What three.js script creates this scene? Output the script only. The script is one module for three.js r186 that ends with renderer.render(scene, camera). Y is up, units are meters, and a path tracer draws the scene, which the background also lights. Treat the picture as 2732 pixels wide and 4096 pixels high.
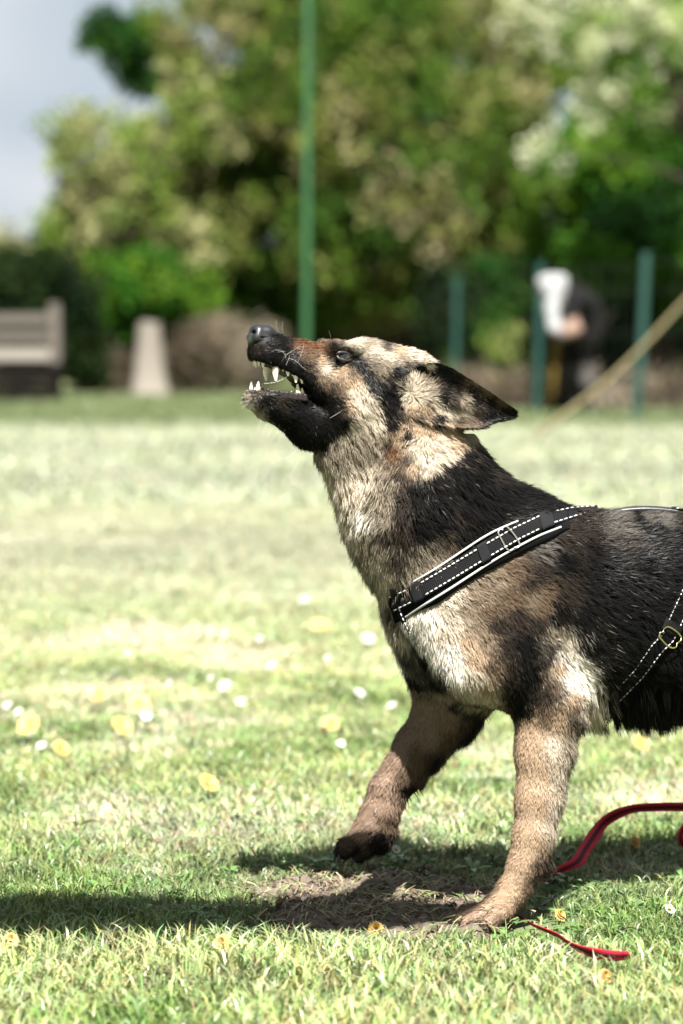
import * as THREE from 'three';
import { mergeGeometries } from 'three/addons/utils/BufferGeometryUtils.js';

// ---------------------------------------------------------------- camera, sky, sun, exposure
const scene = new THREE.Scene();
const FPX = 2418, HX = 341.5, HY = 512, CAMY = 0.81, CAMZ = 3.42;      // focal length in pixels of a 683 x 1024 frame
const camera = new THREE.PerspectiveCamera(2 * Math.atan(512 / FPX) * 180 / Math.PI, 683 / 1024, 0.1, 400);
const PITCH = Math.atan((512 - 337) / FPX);
camera.position.set(0, CAMY, CAMZ);
camera.rotation.set(-PITCH, 0, 0);
camera.focus = 3.30;
camera.userData.fStop = 3.1;
camera.updateMatrixWorld();

const SUN = new THREE.Vector3(0.04, 0.83, 0.47).normalize();
const sun = new THREE.DirectionalLight(new THREE.Color(1, 0.965, 0.915), 4.6);
sun.position.copy(SUN).multiplyScalar(40);
sun.target.position.set(0, 0, 0);
sun.castShadow = true;
sun.shadow.mapSize.set(4096, 4096);
Object.assign(sun.shadow.camera, { left: -30, right: 30, top: 30, bottom: -30, near: 1, far: 120 });
sun.shadow.radius = 1;
scene.add(sun, sun.target);

const renderer = new THREE.WebGLRenderer({ antialias: true });
renderer.setSize(683, 1024);
renderer.shadowMap.enabled = true;
renderer.toneMapping = THREE.LinearToneMapping;
renderer.toneMappingExposure = 4.7;

// ---------------------------------------------------------------- small tools
let seed = 12345;
const reseed = (n) => { seed = n; };
const R = () => { seed = (seed + 0x6d2b79f5) | 0; let t = Math.imul(seed ^ (seed >>> 15), 1 | seed); t = (t + Math.imul(t ^ (t >>> 7), 61 | t)) ^ t; return ((t ^ (t >>> 14)) >>> 0) / 4294967296; };
const RR = (a, b) => a + (b - a) * R();
const G1 = () => (R() + R() + R() + R() - 2) * 0.87;                    // roughly normal
const lerp = (a, b, t) => a + (b - a) * t, clamp = (x, a = 0, b = 1) => Math.min(b, Math.max(a, x));
const smooth = (a, b, x) => { const t = clamp((x - a) / (b - a)); return t * t * (3 - 2 * t); };
const hash3 = (x, y, z) => { let h = Math.imul(x, 374761393) ^ Math.imul(y, 668265263) ^ Math.imul(z, 1274126177); h = Math.imul(h ^ (h >>> 13), 1274126177); return ((h ^ (h >>> 16)) >>> 0) / 4294967296; };
function noise(x, y, z = 0) {                                            // value noise, 0..1
  const i = Math.floor(x), j = Math.floor(y), k = Math.floor(z);
  let a = x - i, b = y - j, c = z - k; a = a * a * (3 - 2 * a); b = b * b * (3 - 2 * b); c = c * c * (3 - 2 * c);
  const l = (p, q, t) => p + (q - p) * t;
  const f = (kk) => l(l(hash3(i, j, kk), hash3(i + 1, j, kk), a), l(hash3(i, j + 1, kk), hash3(i + 1, j + 1, kk), a), b);
  return l(f(k), f(k + 1), c);
}
const fbm = (x, y, z = 0) => 0.5 * noise(x, y, z) + 0.3 * noise(x * 2.1 + 7, y * 2.1, z * 2.1) + 0.2 * noise(x * 4.3, y * 4.3 + 3, z * 4.3);
const cp = Math.cos(PITCH), sp = Math.sin(PITCH);
function ray(u, v) { const x = u - HX, yy = HY - v; return [x, yy * cp - FPX * sp, -(FPX * cp + yy * sp)]; }
function W(u, v, z) { const d = ray(u, v), k = (z - CAMZ) / d[2]; return [d[0] * k, CAMY + d[1] * k, z]; }    // where the sight line through a pixel meets the upright plane at z
function GP(u, v) { const d = ray(u, v), k = -CAMY / d[1]; return [d[0] * k, 0, CAMZ + d[2] * k]; }            // ... and where it meets the ground
const V3 = (a) => new THREE.Vector3(a[0], a[1], a[2]);
const names = new Map();
function numbered(n) { const k = names.get(n) ?? 0; names.set(n, k + 1); return k ? n + '_' + String(k).padStart(3, '0') : n; }
function tag(o, label, category, group, kind) { if (label) o.userData.label = label; if (category) o.userData.category = category; if (group) o.userData.group = group; if (kind) o.userData.kind = kind; return o; }
function thing(name, pos, label, category, group) { const o = new THREE.Group(); o.name = numbered(name); o.position.set(...pos); scene.add(o); return tag(o, label, category, group); }
function part(name, geo, mat, parent, label) { const m = new THREE.Mesh(geo, mat); m.name = name; m.castShadow = m.receiveShadow = true; if (label) m.userData.label = label; (parent ?? scene).add(m); return m; }
function copies(name, geo, mat, list, parent) {                          // list of {m: Matrix4, c: Color}
  const o = new THREE.InstancedMesh(geo, mat, list.length);
  list.forEach((e, i) => { o.setMatrixAt(i, e.m); if (e.c) o.setColorAt(i, e.c); });
  o.name = name; o.castShadow = o.receiveShadow = true; o.userData.kind = 'stuff'; (parent ?? scene).add(o); return o;
}
class MB {                                                               // collects triangles
  constructor() { this.p = []; this.n = []; this.c = []; this.i = []; }
  v(p, n, c) { this.p.push(p[0], p[1], p[2]); if (n) this.n.push(n[0], n[1], n[2]); if (c) this.c.push(c[0], c[1], c[2]); return this.p.length / 3 - 1; }
  t(a, b, c) { this.i.push(a, b, c); }
  q(a, b, c, d) { this.i.push(a, b, c, a, c, d); }
  geo() {
    const g = new THREE.BufferGeometry();
    g.setAttribute('position', new THREE.Float32BufferAttribute(this.p, 3));
    if (this.c.length) g.setAttribute('color', new THREE.Float32BufferAttribute(this.c, 3));
    g.setIndex(this.i);
    if (this.n.length) g.setAttribute('normal', new THREE.Float32BufferAttribute(this.n, 3)); else g.computeVertexNormals();
    return g;
  }
}
const col = (a) => new THREE.Color().setRGB(a[0], a[1], a[2]);
const std = (c, rough = 0.8, more = {}) => new THREE.MeshPhysicalMaterial({ color: Array.isArray(c) ? col(c) : c, roughness: rough, specularIntensity: rough >= 0.85 ? 0.15 : 1, ...more });
const vcol = (rough, more = {}) => new THREE.MeshPhysicalMaterial({ vertexColors: true, roughness: rough, ...more });
function tube(points, radii, sides = 8, capped = true) {                 // a tapered tube through world points
  const c = new THREE.CatmullRomCurve3(points.map((p) => (p.isVector3 ? p : V3(p)))), n = Math.max(4, points.length * 4), b = new MB();
  const fr = c.computeFrenetFrames(n, false);
  for (let k = 0; k <= n; k++) {
    const t = k / n, P = c.getPoint(t), x = t * (radii.length - 1), i = Math.min(radii.length - 2, Math.floor(x)), r = radii.length === 1 ? radii[0] : lerp(radii[i], radii[i + 1], x - i);
    for (let s = 0; s < sides; s++) { const a = s / sides * 2 * Math.PI; const d = fr.normals[k].clone().multiplyScalar(Math.cos(a)).addScaledVector(fr.binormals[k], Math.sin(a)); b.v(P.clone().addScaledVector(d, r).toArray(), d.toArray()); }
  }
  for (let k = 0; k < n; k++) for (let s = 0; s < sides; s++) { const e = (s + 1) % sides; b.q(k * sides + s, k * sides + e, (k + 1) * sides + e, (k + 1) * sides + s); }
  if (capped) for (const k of [0, n]) { const tan = c.getTangent(k / n).multiplyScalar(k ? 1 : -1), m = b.v(c.getPoint(k / n).toArray(), tan.toArray()); for (let s = 0; s < sides; s++) { const e = (s + 1) % sides; k ? b.t(k * sides + s, k * sides + e, m) : b.t(e, s, m); } }
  return b.geo();
}
function box(x, y, z, bev = 0.004) {                                     // a box with chamfered edges
  const s = new THREE.Shape(); const a = x / 2 - bev, c = y / 2 - bev;
  s.moveTo(-a, -c); s.lineTo(a, -c); s.lineTo(a, c); s.lineTo(-a, c); s.lineTo(-a, -c);
  const g = new THREE.ExtrudeGeometry(s, { depth: z - 2 * bev, bevelEnabled: true, bevelThickness: bev, bevelSize: bev, bevelSegments: 1 });
  g.translate(0, 0, -z / 2 + bev); return g;
}
const at = (g, x, y, z, rx = 0, ry = 0, rz = 0) => { g.rotateZ(rz); g.rotateX(rx); g.rotateY(ry); g.translate(x, y, z); return g; };

// ---------------------------------------------------------------- sky: pale, with soft clouds
{
  const w = 512, h = 256, d = new Float32Array(w * h * 4);
  for (let j = 0; j < h; j++) for (let i = 0; i < w; i++) {
    const el = ((j + 0.5) / h - 0.5) * Math.PI, az = (i + 0.5) / w * 2 * Math.PI, y = Math.sin(el), x = Math.cos(el) * Math.cos(az), z = Math.cos(el) * Math.sin(az);
    const up = Math.max(0, y), q = 1 / (0.35 + up);
    const n = smooth(0.40, 0.60, fbm(x * q * 1.5 + 11, z * q * 1.5 + 4, up * 6 + 2));
    const blue = [0.235, 0.28, 0.325], cloud = [0.42, 0.43, 0.44];
    const o = (j * w + i) * 4, k = 1 - 0.18 * smooth(0.1, 0.9, up);
    for (let c = 0; c < 3; c++) d[o + c] = lerp(blue[c], cloud[c], 0.2 + 0.75 * n) * k * 0.45;
    d[o + 3] = 1;
  }
  const t = new THREE.DataTexture(d, w, h, THREE.RGBAFormat, THREE.FloatType);
  t.mapping = THREE.EquirectangularReflectionMapping; t.magFilter = THREE.LinearFilter; t.needsUpdate = true;
  scene.background = t; scene.environment = t;
}
// ---------------------------------------------------------------- ground
const inSoil = (x, z) => {                                               // > 0 on the bare patch under the dog
  const a = (x - 0.06) / 0.2, b = (z - 0.06) / 0.255;
  return 1 - Math.hypot(a, b) + (fbm(x * 14 + 3, z * 14) - 0.5) * 0.75;
};
const lawnH = (x, z) => 0.02 * (fbm(x * 0.6 + 40, z * 0.6 + 9) - 0.5) * smooth(0.8, 3, Math.hypot(x, z));
{
  const b = new MB(), xs = [], zs = [];
  for (let k = -60; k <= 60; k++) xs.push(Math.sign(k) * (Math.abs(k) * 0.08 + Math.pow(Math.abs(k) / 60, 4) * 140));
  for (let k = 0; k <= 120; k++) { const t = k / 120; zs.push(2.9 - t * 14 - Math.pow(t, 5) * 180); }
  zs.unshift(30, 12, 6);
  for (const z of zs) for (const x of xs) {
    const n = fbm(x * 1.4, z * 1.4), m = fbm(x * 9, z * 9), far = smooth(-8, -20, z);
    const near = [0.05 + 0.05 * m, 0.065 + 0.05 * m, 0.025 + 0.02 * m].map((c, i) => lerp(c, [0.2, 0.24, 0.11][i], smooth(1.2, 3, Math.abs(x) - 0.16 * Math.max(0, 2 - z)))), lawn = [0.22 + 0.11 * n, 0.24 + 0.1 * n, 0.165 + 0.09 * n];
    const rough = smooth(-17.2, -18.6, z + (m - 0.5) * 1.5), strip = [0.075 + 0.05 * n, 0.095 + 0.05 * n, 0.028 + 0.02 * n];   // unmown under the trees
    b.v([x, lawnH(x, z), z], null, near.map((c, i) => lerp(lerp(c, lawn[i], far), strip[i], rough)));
  }
  const nx = xs.length;
  for (let j = 0; j < zs.length - 1; j++) for (let i = 0; i < nx - 1; i++) b.q(j * nx + i, j * nx + i + 1, (j + 1) * nx + i + 1, (j + 1) * nx + i);
  const g = b.geo();
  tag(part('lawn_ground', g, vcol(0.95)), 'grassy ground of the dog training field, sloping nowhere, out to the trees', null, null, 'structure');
}
{                                                                        // bare trodden soil
  const b = new MB(), n = 110, s = 0.62;
  for (let j = 0; j <= n; j++) for (let i = 0; i <= n; i++) {
    const x = 0.06 + (i / n - 0.5) * s * 1.2, z = 0.06 + (j / n - 0.5) * s * 1.2, k = clamp(inSoil(x, z) * 3);
    const lump = Math.pow(fbm(x * 38, z * 38), 2) * 0.02 + noise(x * 130, z * 130) * 0.007 + Math.pow(noise(x * 60 + 9, z * 60), 4) * 0.012;
    const damp = fbm(x * 20 + 5, z * 20), dry = noise(x * 90, z * 90 + 5);
    const c = 0.6 + 0.7 * damp + 0.25 * dry;
    b.v([x, lerp(-0.01, 0.004 + lump, k), z], null, [0.078 * c, 0.058 * c, 0.044 * c]);
  }
  for (let j = 0; j < n; j++) for (let i = 0; i < n; i++) { const a = j * (n + 1) + i; b.q(a, a + n + 1, a + n + 2, a + 1); }
  tag(part('soil_patch', b.geo(), vcol(0.95)), 'bare trodden brown soil patch in the grass beside the planted paw', null, null, 'structure');
}
// grass tufts: blades with a fold-free taper, bent over, lighter towards the tip
function tuft(n, spread, h, w, lean) {
  const b = new MB();
  for (let k = 0; k < n; k++) {
    const a = R() * 6.283, r = Math.sqrt(R()) * spread, x = Math.cos(a) * r, z = Math.sin(a) * r, ht = h * RR(0.45, 1.15), az = R() * 6.283, l = lean * RR(0.15, 1.2) * ht, ww = w * RR(0.7, 1.3);
    const dx = Math.cos(az), dz = Math.sin(az), fa = az + RR(-1.2, 1.2), fx = -Math.sin(fa) * ww, fz = Math.cos(fa) * ww;
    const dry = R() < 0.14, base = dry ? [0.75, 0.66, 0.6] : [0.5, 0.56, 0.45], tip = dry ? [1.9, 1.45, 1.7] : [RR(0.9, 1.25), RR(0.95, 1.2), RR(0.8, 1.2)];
    const ring = [[0, 1, 0], [0.35, 0.9, 0.12], [0.72, 0.62, 0.46], [1, 0, 1]];
    const ids = [];
    for (const [t, wk, q] of ring) {
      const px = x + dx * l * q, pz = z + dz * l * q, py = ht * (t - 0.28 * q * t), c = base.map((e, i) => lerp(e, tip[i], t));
      const nn = [-dx * 0.5 * t + dx * 0.2, 0.85, -dz * 0.5 * t + dz * 0.2];
      if (wk) ids.push([b.v([px - fx * wk, py, pz - fz * wk], null, c), b.v([px + fx * wk, py, pz + fz * wk], null, c)]); else ids.push(b.v([px, py, pz], null, c));
    }
    b.q(ids[0][0], ids[0][1], ids[1][1], ids[1][0]); b.q(ids[1][0], ids[1][1], ids[2][1], ids[2][0]); b.t(ids[2][0], ids[2][1], ids[3]);
  }
  return b.geo();
}
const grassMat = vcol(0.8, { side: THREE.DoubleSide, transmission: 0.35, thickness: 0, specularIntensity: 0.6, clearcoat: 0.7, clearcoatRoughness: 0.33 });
{
  reseed(77);
  const kinds = [0, 1, 2, 3, 4, 5].map(() => tuft(8, 0.014, 0.052, 0.0014, 0.55)), fine = [0, 1].map(() => tuft(8, 0.018, 0.034, 0.0013, 1.2)), mid = [0, 1].map(() => tuft(14, 0.05, 0.042, 0.0026, 0.9)), far = [0, 1].map(() => tuft(16, 0.16, 0.055, 0.008, 0.9));
  const lists = [...kinds, ...fine, ...mid, ...far].map(() => []);
  const M = new THREE.Matrix4(), q = new THREE.Quaternion(), e = new THREE.Euler(), P = new THREE.Vector3(), S = new THREE.Vector3();
  const put = (x, z, set, count, sc) => {
    const g = fbm(x * 3.1, z * 3.1), f = noise(x * 17, z * 17, 3), dry = smooth(0.45, 0.72, fbm(x * 1.7 + 20, z * 1.7 + 5)), lushShade = clamp(smooth(0.55, 0.75, fbm(x * 5 + 3, z * 5 + 60)) + 0.85 * smooth(0.75, 0.35, Math.hypot((x - 0.25) / 1.5, (z + 0.1) / 0.75)) * smooth(0.25, 0.5, noise(x * 7, z * 7, 2) + 0.25) + 0.7 * smooth(0.24, 0.12, Math.abs(z - 0.12)));   // random patches, plus shade painted as darker green over the shadowed ground
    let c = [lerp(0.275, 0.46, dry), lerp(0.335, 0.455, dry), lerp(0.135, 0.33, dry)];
    c = c.map((v, i) => lerp(v, [0.095, 0.165, 0.026][i], lushShade * 0.85) * (0.75 + 0.5 * f) * RR(0.8, 1.2));
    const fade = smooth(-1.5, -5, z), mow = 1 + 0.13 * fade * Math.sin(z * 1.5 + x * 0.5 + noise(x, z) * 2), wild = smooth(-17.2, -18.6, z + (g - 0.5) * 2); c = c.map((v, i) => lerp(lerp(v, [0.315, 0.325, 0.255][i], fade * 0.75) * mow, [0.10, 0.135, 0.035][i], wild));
    e.set(G1() * 0.15, R() * 6.283, G1() * 0.15); q.setFromEuler(e);
    const s = sc * (0.7 + 0.7 * g) * (1 + 0.15 * G1());
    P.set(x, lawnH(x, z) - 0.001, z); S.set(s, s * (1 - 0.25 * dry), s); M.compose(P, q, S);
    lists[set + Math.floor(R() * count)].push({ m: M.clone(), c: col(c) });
  };
  for (let k = 0; k < 50000; k++) {                                      // near: every blade shows
    const z = 0.95 - Math.pow(R(), 0.9) * 2.9, half = 0.55 + (CAMZ - z) * 0.155, x = RR(-half, half), s = inSoil(x, z);
    if (s > 0.22 || (s > 0 && R() < 0.6 + s * 2)) continue;
    const paw = Math.hypot((x - 0.2) / 0.13, (z - 0.14) / 0.12), low = paw < 1 ? 0.45 : s > -0.5 && z < 0.26 ? 0.7 : 1;   // trodden round the paw
    const foot = Math.hypot((x - 0.195) / 0.11, (z - 0.185) / 0.085); if (foot < 1 && R() < 0.88) continue;
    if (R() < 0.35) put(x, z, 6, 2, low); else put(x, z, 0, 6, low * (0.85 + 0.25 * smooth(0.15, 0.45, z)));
  }
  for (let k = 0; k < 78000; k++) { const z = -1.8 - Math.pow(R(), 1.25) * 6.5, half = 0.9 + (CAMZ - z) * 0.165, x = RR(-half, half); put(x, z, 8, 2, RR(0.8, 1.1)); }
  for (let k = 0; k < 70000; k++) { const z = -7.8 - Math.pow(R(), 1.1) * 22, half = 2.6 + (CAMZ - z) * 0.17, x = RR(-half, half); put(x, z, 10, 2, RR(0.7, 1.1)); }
  const g = thing('grass', [0, 0, 0], 'short mown sunlit grass with dry blades covering the field', 'grass'); g.userData.kind = 'stuff';
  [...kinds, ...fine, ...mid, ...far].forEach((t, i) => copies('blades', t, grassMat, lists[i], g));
}
// low broad leaved weeds and torn grass lying on the soil
{
  reseed(91);
  const leaf = (n, L, w) => { const b = new MB(); for (let k = 0; k < n; k++) { const a = k / n * 6.283 + G1() * 0.4, l = L * RR(0.6, 1.1), up = RR(0.15, 0.6), ca = Math.cos(a), sa = Math.sin(a); const id = []; for (const [t, wk, h] of [[0.05, 0.25, 0], [0.4, 1, 0.8], [0.75, 0.9, 1], [1, 0.1, 0.75]]) { const x = ca * l * t, z = sa * l * t, y = l * up * h * 0.6 + 0.002; id.push([b.v([x - sa * w * wk, y + 0.1 * w, z + ca * w * wk], null, [1, 1, 1]), b.v([x, y - 0.25 * w, z], null, [1.15, 1.15, 1.15]), b.v([x + sa * w * wk, y + 0.1 * w, z - ca * w * wk], null, [0.9, 0.9, 0.9])]); } for (let j = 0; j < 3; j++) { b.q(id[j][0], id[j][1], id[j + 1][1], id[j + 1][0]); b.q(id[j][1], id[j][2], id[j + 1][2], id[j + 1][1]); } } return b.geo(); };
  const ks = [leaf(4, 0.024, 0.0042), leaf(3, 0.018, 0.0055), leaf(5, 0.034, 0.004)], lists = [[], [], []];
  const M = new THREE.Matrix4(), q = new THREE.Quaternion(), e = new THREE.Euler();
  for (let k = 0; k < 1500; k++) {
    const z = 0.7 - R() * 2.6, half = 0.2 + (CAMZ - z) * 0.15, x = RR(-half, half); if (inSoil(x, z) > 0.12) continue; if (noise(x * 6, z * 6, 9) < 0.45) continue;
    e.set(G1() * 0.2, R() * 6.28, G1() * 0.2); q.setFromEuler(e); const s = RR(0.6, 1.2);
    M.compose(new THREE.Vector3(x, 0.004 + RR(0, 0.012), z), q, new THREE.Vector3(s, s, s));
    const c = RR(0.5, 1.2); lists[Math.floor(R() * 3)].push({ m: M.clone(), c: col([0.075 * c, 0.15 * c, 0.028 * c]) });
  }
  const g = thing('ground_weeds', [0, 0, 0], 'low broad leaved green weeds between the grass blades', 'weeds'); g.userData.kind = 'stuff';
  ks.forEach((t, i) => copies('weed_leaves', t, vcol(0.5, { side: THREE.DoubleSide, transmission: 0.3, thickness: 0 }), lists[i], g));
  const clip = new MB(); { const id = []; for (const t of [0, 0.5, 1]) id.push([clip.v([t * 0.03 - 0.015, 0.002 + 0.004 * Math.sin(t * 3.1), -0.0012 * (1.1 - t)], null, [1, 1, 1]), clip.v([t * 0.03 - 0.015, 0.002 + 0.004 * Math.sin(t * 3.1), 0.0012 * (1.1 - t)], null, [1, 1, 1])]); clip.q(id[0][0], id[0][1], id[1][1], id[1][0]); clip.q(id[1][0], id[1][1], id[2][1], id[2][0]); }
  const cl = [];
  for (let k = 0; k < 1500; k++) { const x = 0.06 + G1() * 0.2, z = 0.06 + G1() * 0.22; if (inSoil(x, z) < -0.1) continue; e.set(G1() * 0.5, R() * 6.28, G1() * 0.5); q.setFromEuler(e); const s = RR(0.4, 1.2); M.compose(new THREE.Vector3(x, 0.012 + R() * 0.01, z), q, new THREE.Vector3(s, s, s)); const c = RR(0.6, 1.3); cl.push({ m: M.clone(), c: col(R() < 0.6 ? [0.2 * c, 0.16 * c, 0.09 * c] : [0.09 * c, 0.13 * c, 0.04 * c]) }); }
  const cg = new THREE.IcosahedronGeometry(1, 1), cpos = cg.attributes.position; for (let k = 0; k < cpos.count; k++) { const s = 0.7 + 0.6 * noise(cpos.getX(k) * 2 + 9, cpos.getY(k) * 2, cpos.getZ(k) * 2); cpos.setXYZ(k, cpos.getX(k) * s, cpos.getY(k) * s * 0.75, cpos.getZ(k) * s); } cg.computeVertexNormals();
  const crumbs = []; for (let k = 0; k < 1400; k++) { const x = 0.06 + G1() * 0.2, z = 0.06 + G1() * 0.22, i = inSoil(x, z); if (i < -0.15) continue; e.set(R() * 6, R() * 6, R() * 6); q.setFromEuler(e); const s = 0.001 + 0.0055 * Math.pow(R(), 3); M.compose(new THREE.Vector3(x, 0.008 + fbm(x * 38, z * 38) ** 2 * 0.02 * clamp(i * 3), z), q, new THREE.Vector3(s, s, s)); const c = RR(0.6, 1.7); crumbs.push({ m: M.clone(), c: col([0.075 * c, 0.056 * c, 0.042 * c]) }); }
  tag(copies('soil_crumbs', cg, std([1, 1, 1], 0.95), crumbs), 'loose crumbs of earth lying on the bare soil patch', 'soil', null, 'stuff');
  const o = copies('soil_litter', clip.geo(), vcol(0.8, { side: THREE.DoubleSide }), cl); tag(o, 'torn dry grass lying on the bare soil patch', 'litter', null, 'stuff');
}
// flowers
const fGreen = std([0.12, 0.2, 0.05], 0.6, { side: THREE.DoubleSide }), fYellow = std([0.44, 0.29, 0.085], 0.6, { side: THREE.DoubleSide }), fWhite = std([0.34, 0.34, 0.32], 0.6, { side: THREE.DoubleSide });
function petals(n, r0, r1, w, rise, rows = 1) {
  const b = new MB();
  for (let j = 0; j < rows; j++) for (let k = 0; k < n; k++) { const a = (k + j * 0.5 + G1() * 0.15) / n * 6.283, r = r1 * (1 - j * 0.24) * RR(0.9, 1.08), y = rise * (j + 0.3), ca = Math.cos(a), sa = Math.sin(a); const i0 = b.v([ca * r0 + sa * w * 0.5, 0, sa * r0 - ca * w * 0.5]), i1 = b.v([ca * r0 - sa * w * 0.5, 0, sa * r0 + ca * w * 0.5]), i2 = b.v([ca * r * 0.8 - sa * w, y + r * 0.2, sa * r * 0.8 + ca * w]), i3 = b.v([ca * r * 0.8 + sa * w, y + r * 0.2, sa * r * 0.8 - ca * w]), i4 = b.v([ca * r, y + r * 0.12, sa * r]); b.q(i0, i1, i2, i3); b.t(i3, i2, i4); }
  return b.geo();
}
function flower(kind, u, v, label, group, size = 1, h = 0.03, tilt = 0.3) {
  if (kind === 'daisy') size *= 0.68;
  const p = GP(u, v + h * (v - 337) / CAMY), yellow = kind === 'dandelion';
  const f = thing(kind, p, label, yellow ? 'dandelion' : 'daisy', group);
  const hd = yellow ? petals(16, 0.002, 0.0125 * size, 0.002 * size, 0.003, 3) : petals(13, 0.003, 0.0085 * size, 0.002 * size, 0.001, 1);
  hd.rotateX(tilt); hd.rotateY(R() * 1.5 - 0.7); hd.translate(0, h, 0);
  part('stem', tube([[0, 0, 0], [G1() * 0.003, h * 0.5, 0], [0, h, 0]], [0.0016, 0.0013], 5), fGreen, f);
  part('petals', hd, yellow ? fYellow : fWhite, f);
  if (!yellow) { const s = new THREE.SphereGeometry(0.003 * size, 8, 6); s.scale(1, 0.6, 1); s.translate(0, h + 0.002, 0); part('disc', s, fYellow, f); }
  return f;
}
{
  reseed(5);
  const tuned = [
    ['dandelion', 222, 945, 'yellow dandelion in bloom beside the closed white bud at the shadow edge', 1.0, 0.045, 0.9],
    ['dandelion', 376, 929, 'small yellow dandelion lying on the bare soil patch', 0.95, 0.02, 1.0],
    ['dandelion', 11, 941, 'brownish wilting dandelion in the shaded grass, leftmost in the photo', 0.85, 0.035, 0.8],
    ['dandelion', 29, 727, 'largest blurred dandelion at the left edge of the field', 2.1, 0.05, 0.8],
    ['dandelion', 122, 728, 'wide double dandelion nearest the dark tuft of grass', 2.0, 0.05, 0.8],
    ['dandelion', 139, 706, 'wide yellow dandelion just behind a white daisy', 2.0, 0.05, 0.8],
    ['dandelion', 99, 696, 'farthest of the wide yellow dandelions at the left', 1.7, 0.05, 0.8],
    ['dandelion', 61, 750, 'small yellow dandelion below the large leftmost one', 1.5, 0.045, 0.8],
    ['dandelion', 208, 785, 'pale dandelion on a long bent stalk in the middle grass', 1.6, 0.05, 0.8],
    ['dandelion', 553, 960, null, 0.7, 0.02, 0.8], ['dandelion', 604, 977, 'small yellowish dandelion in the bright grass below the leash end', 0.8, 0.03, 0.9],
    ['dandelion', 559, 916, 'small dandelion half hidden in shaded grass right of the paw', 0.8, 0.02, 0.9],
    ['dandelion', 634, 843, 'small yellow dandelion in the shade under the arched leash', 0.9, 0.03, 0.9],
    ['dandelion', 331, 725, 'blurred yellow dandelion below the chest of the dog', 1.5, 0.04, 0.8],
    ['dandelion', 320, 628, 'distant yellow dandelion left of the chest harness', 2.3, 0.04, 0.8],
    ['dandelion', 640, 744, 'blurred yellow dandelion behind the dog under its belly', 1.5, 0.04, 0.8],
    ['daisy', 225, 687, 'largest bright white daisy in the middle of the grass', 3.0, 0.05, 0.7],
    ['daisy', 146, 718, 'white daisy in front of a wide yellow dandelion', 2.2, 0.05, 0.7],
    ['daisy', 272, 666, 'bright white daisy left of the raised leg, second largest', 2.2, 0.05, 0.7],
    ['daisy', 305, 601, 'farthest bright white daisy left of the harness', 3.0, 0.05, 0.7],
    ['daisy', 368, 640, 'bright white daisy close to the left of the dog chest', 3.0, 0.05, 0.7],
    ['daisy', 359, 694, 'white daisy between the chest and the raised leg', 2.3, 0.05, 0.7],
    ['daisy', 396, 850, 'pale daisy in the shade just right of the raised paw', 1.3, 0.03, 0.9],
    ['daisy', 406, 842, null, 0.8, 0.03, 0.9],
    ['daisy', 208, 946, 'closed white daisy bud beside the sharp yellow dandelion', 0.9, 0.04, 1.3],
    ['daisy', 562, 985, 'white petal heap in the sharp front grass', 0.9, 0.02, 0.8],
    ['daisy', 669, 910, 'ragged white flower in the grass at the right edge', 1.3, 0.035, 0.8],
  ];
  for (const [k, u, v, l, s, h, t] of tuned) flower(k, u, v, l ?? (k === 'daisy' ? 'tiny white daisy scattered far back in the sunlit grass' : 'tiny yellow dandelion sunk in the bright front grass'), l ? undefined : k === 'daisy' ? 'tiny daisies in the far grass' : 'tiny dandelions in the grass', s, h, t);
  const proto = flower('daisy', 260, 640, 'tiny white daisy scattered far back in the sunlit grass', 'tiny daisies in the far grass', 1.7, 0.045, 0.7);
  for (let k = 0; k < 12; k++) {
    const u = RR(5, 470), v = 560 + Math.pow(R(), 0.8) * 260; if (u > 330 && v < 660) continue;
    const c = proto.clone(); c.name = numbered('daisy'); const p = GP(u, v); c.position.set(p[0], 0, p[2]); c.rotation.y = R() * 1.2 - 0.6; const s = RR(0.6, 1.15); c.scale.set(s, RR(0.8, 1.2), s); scene.add(c);
  }
}
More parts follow.
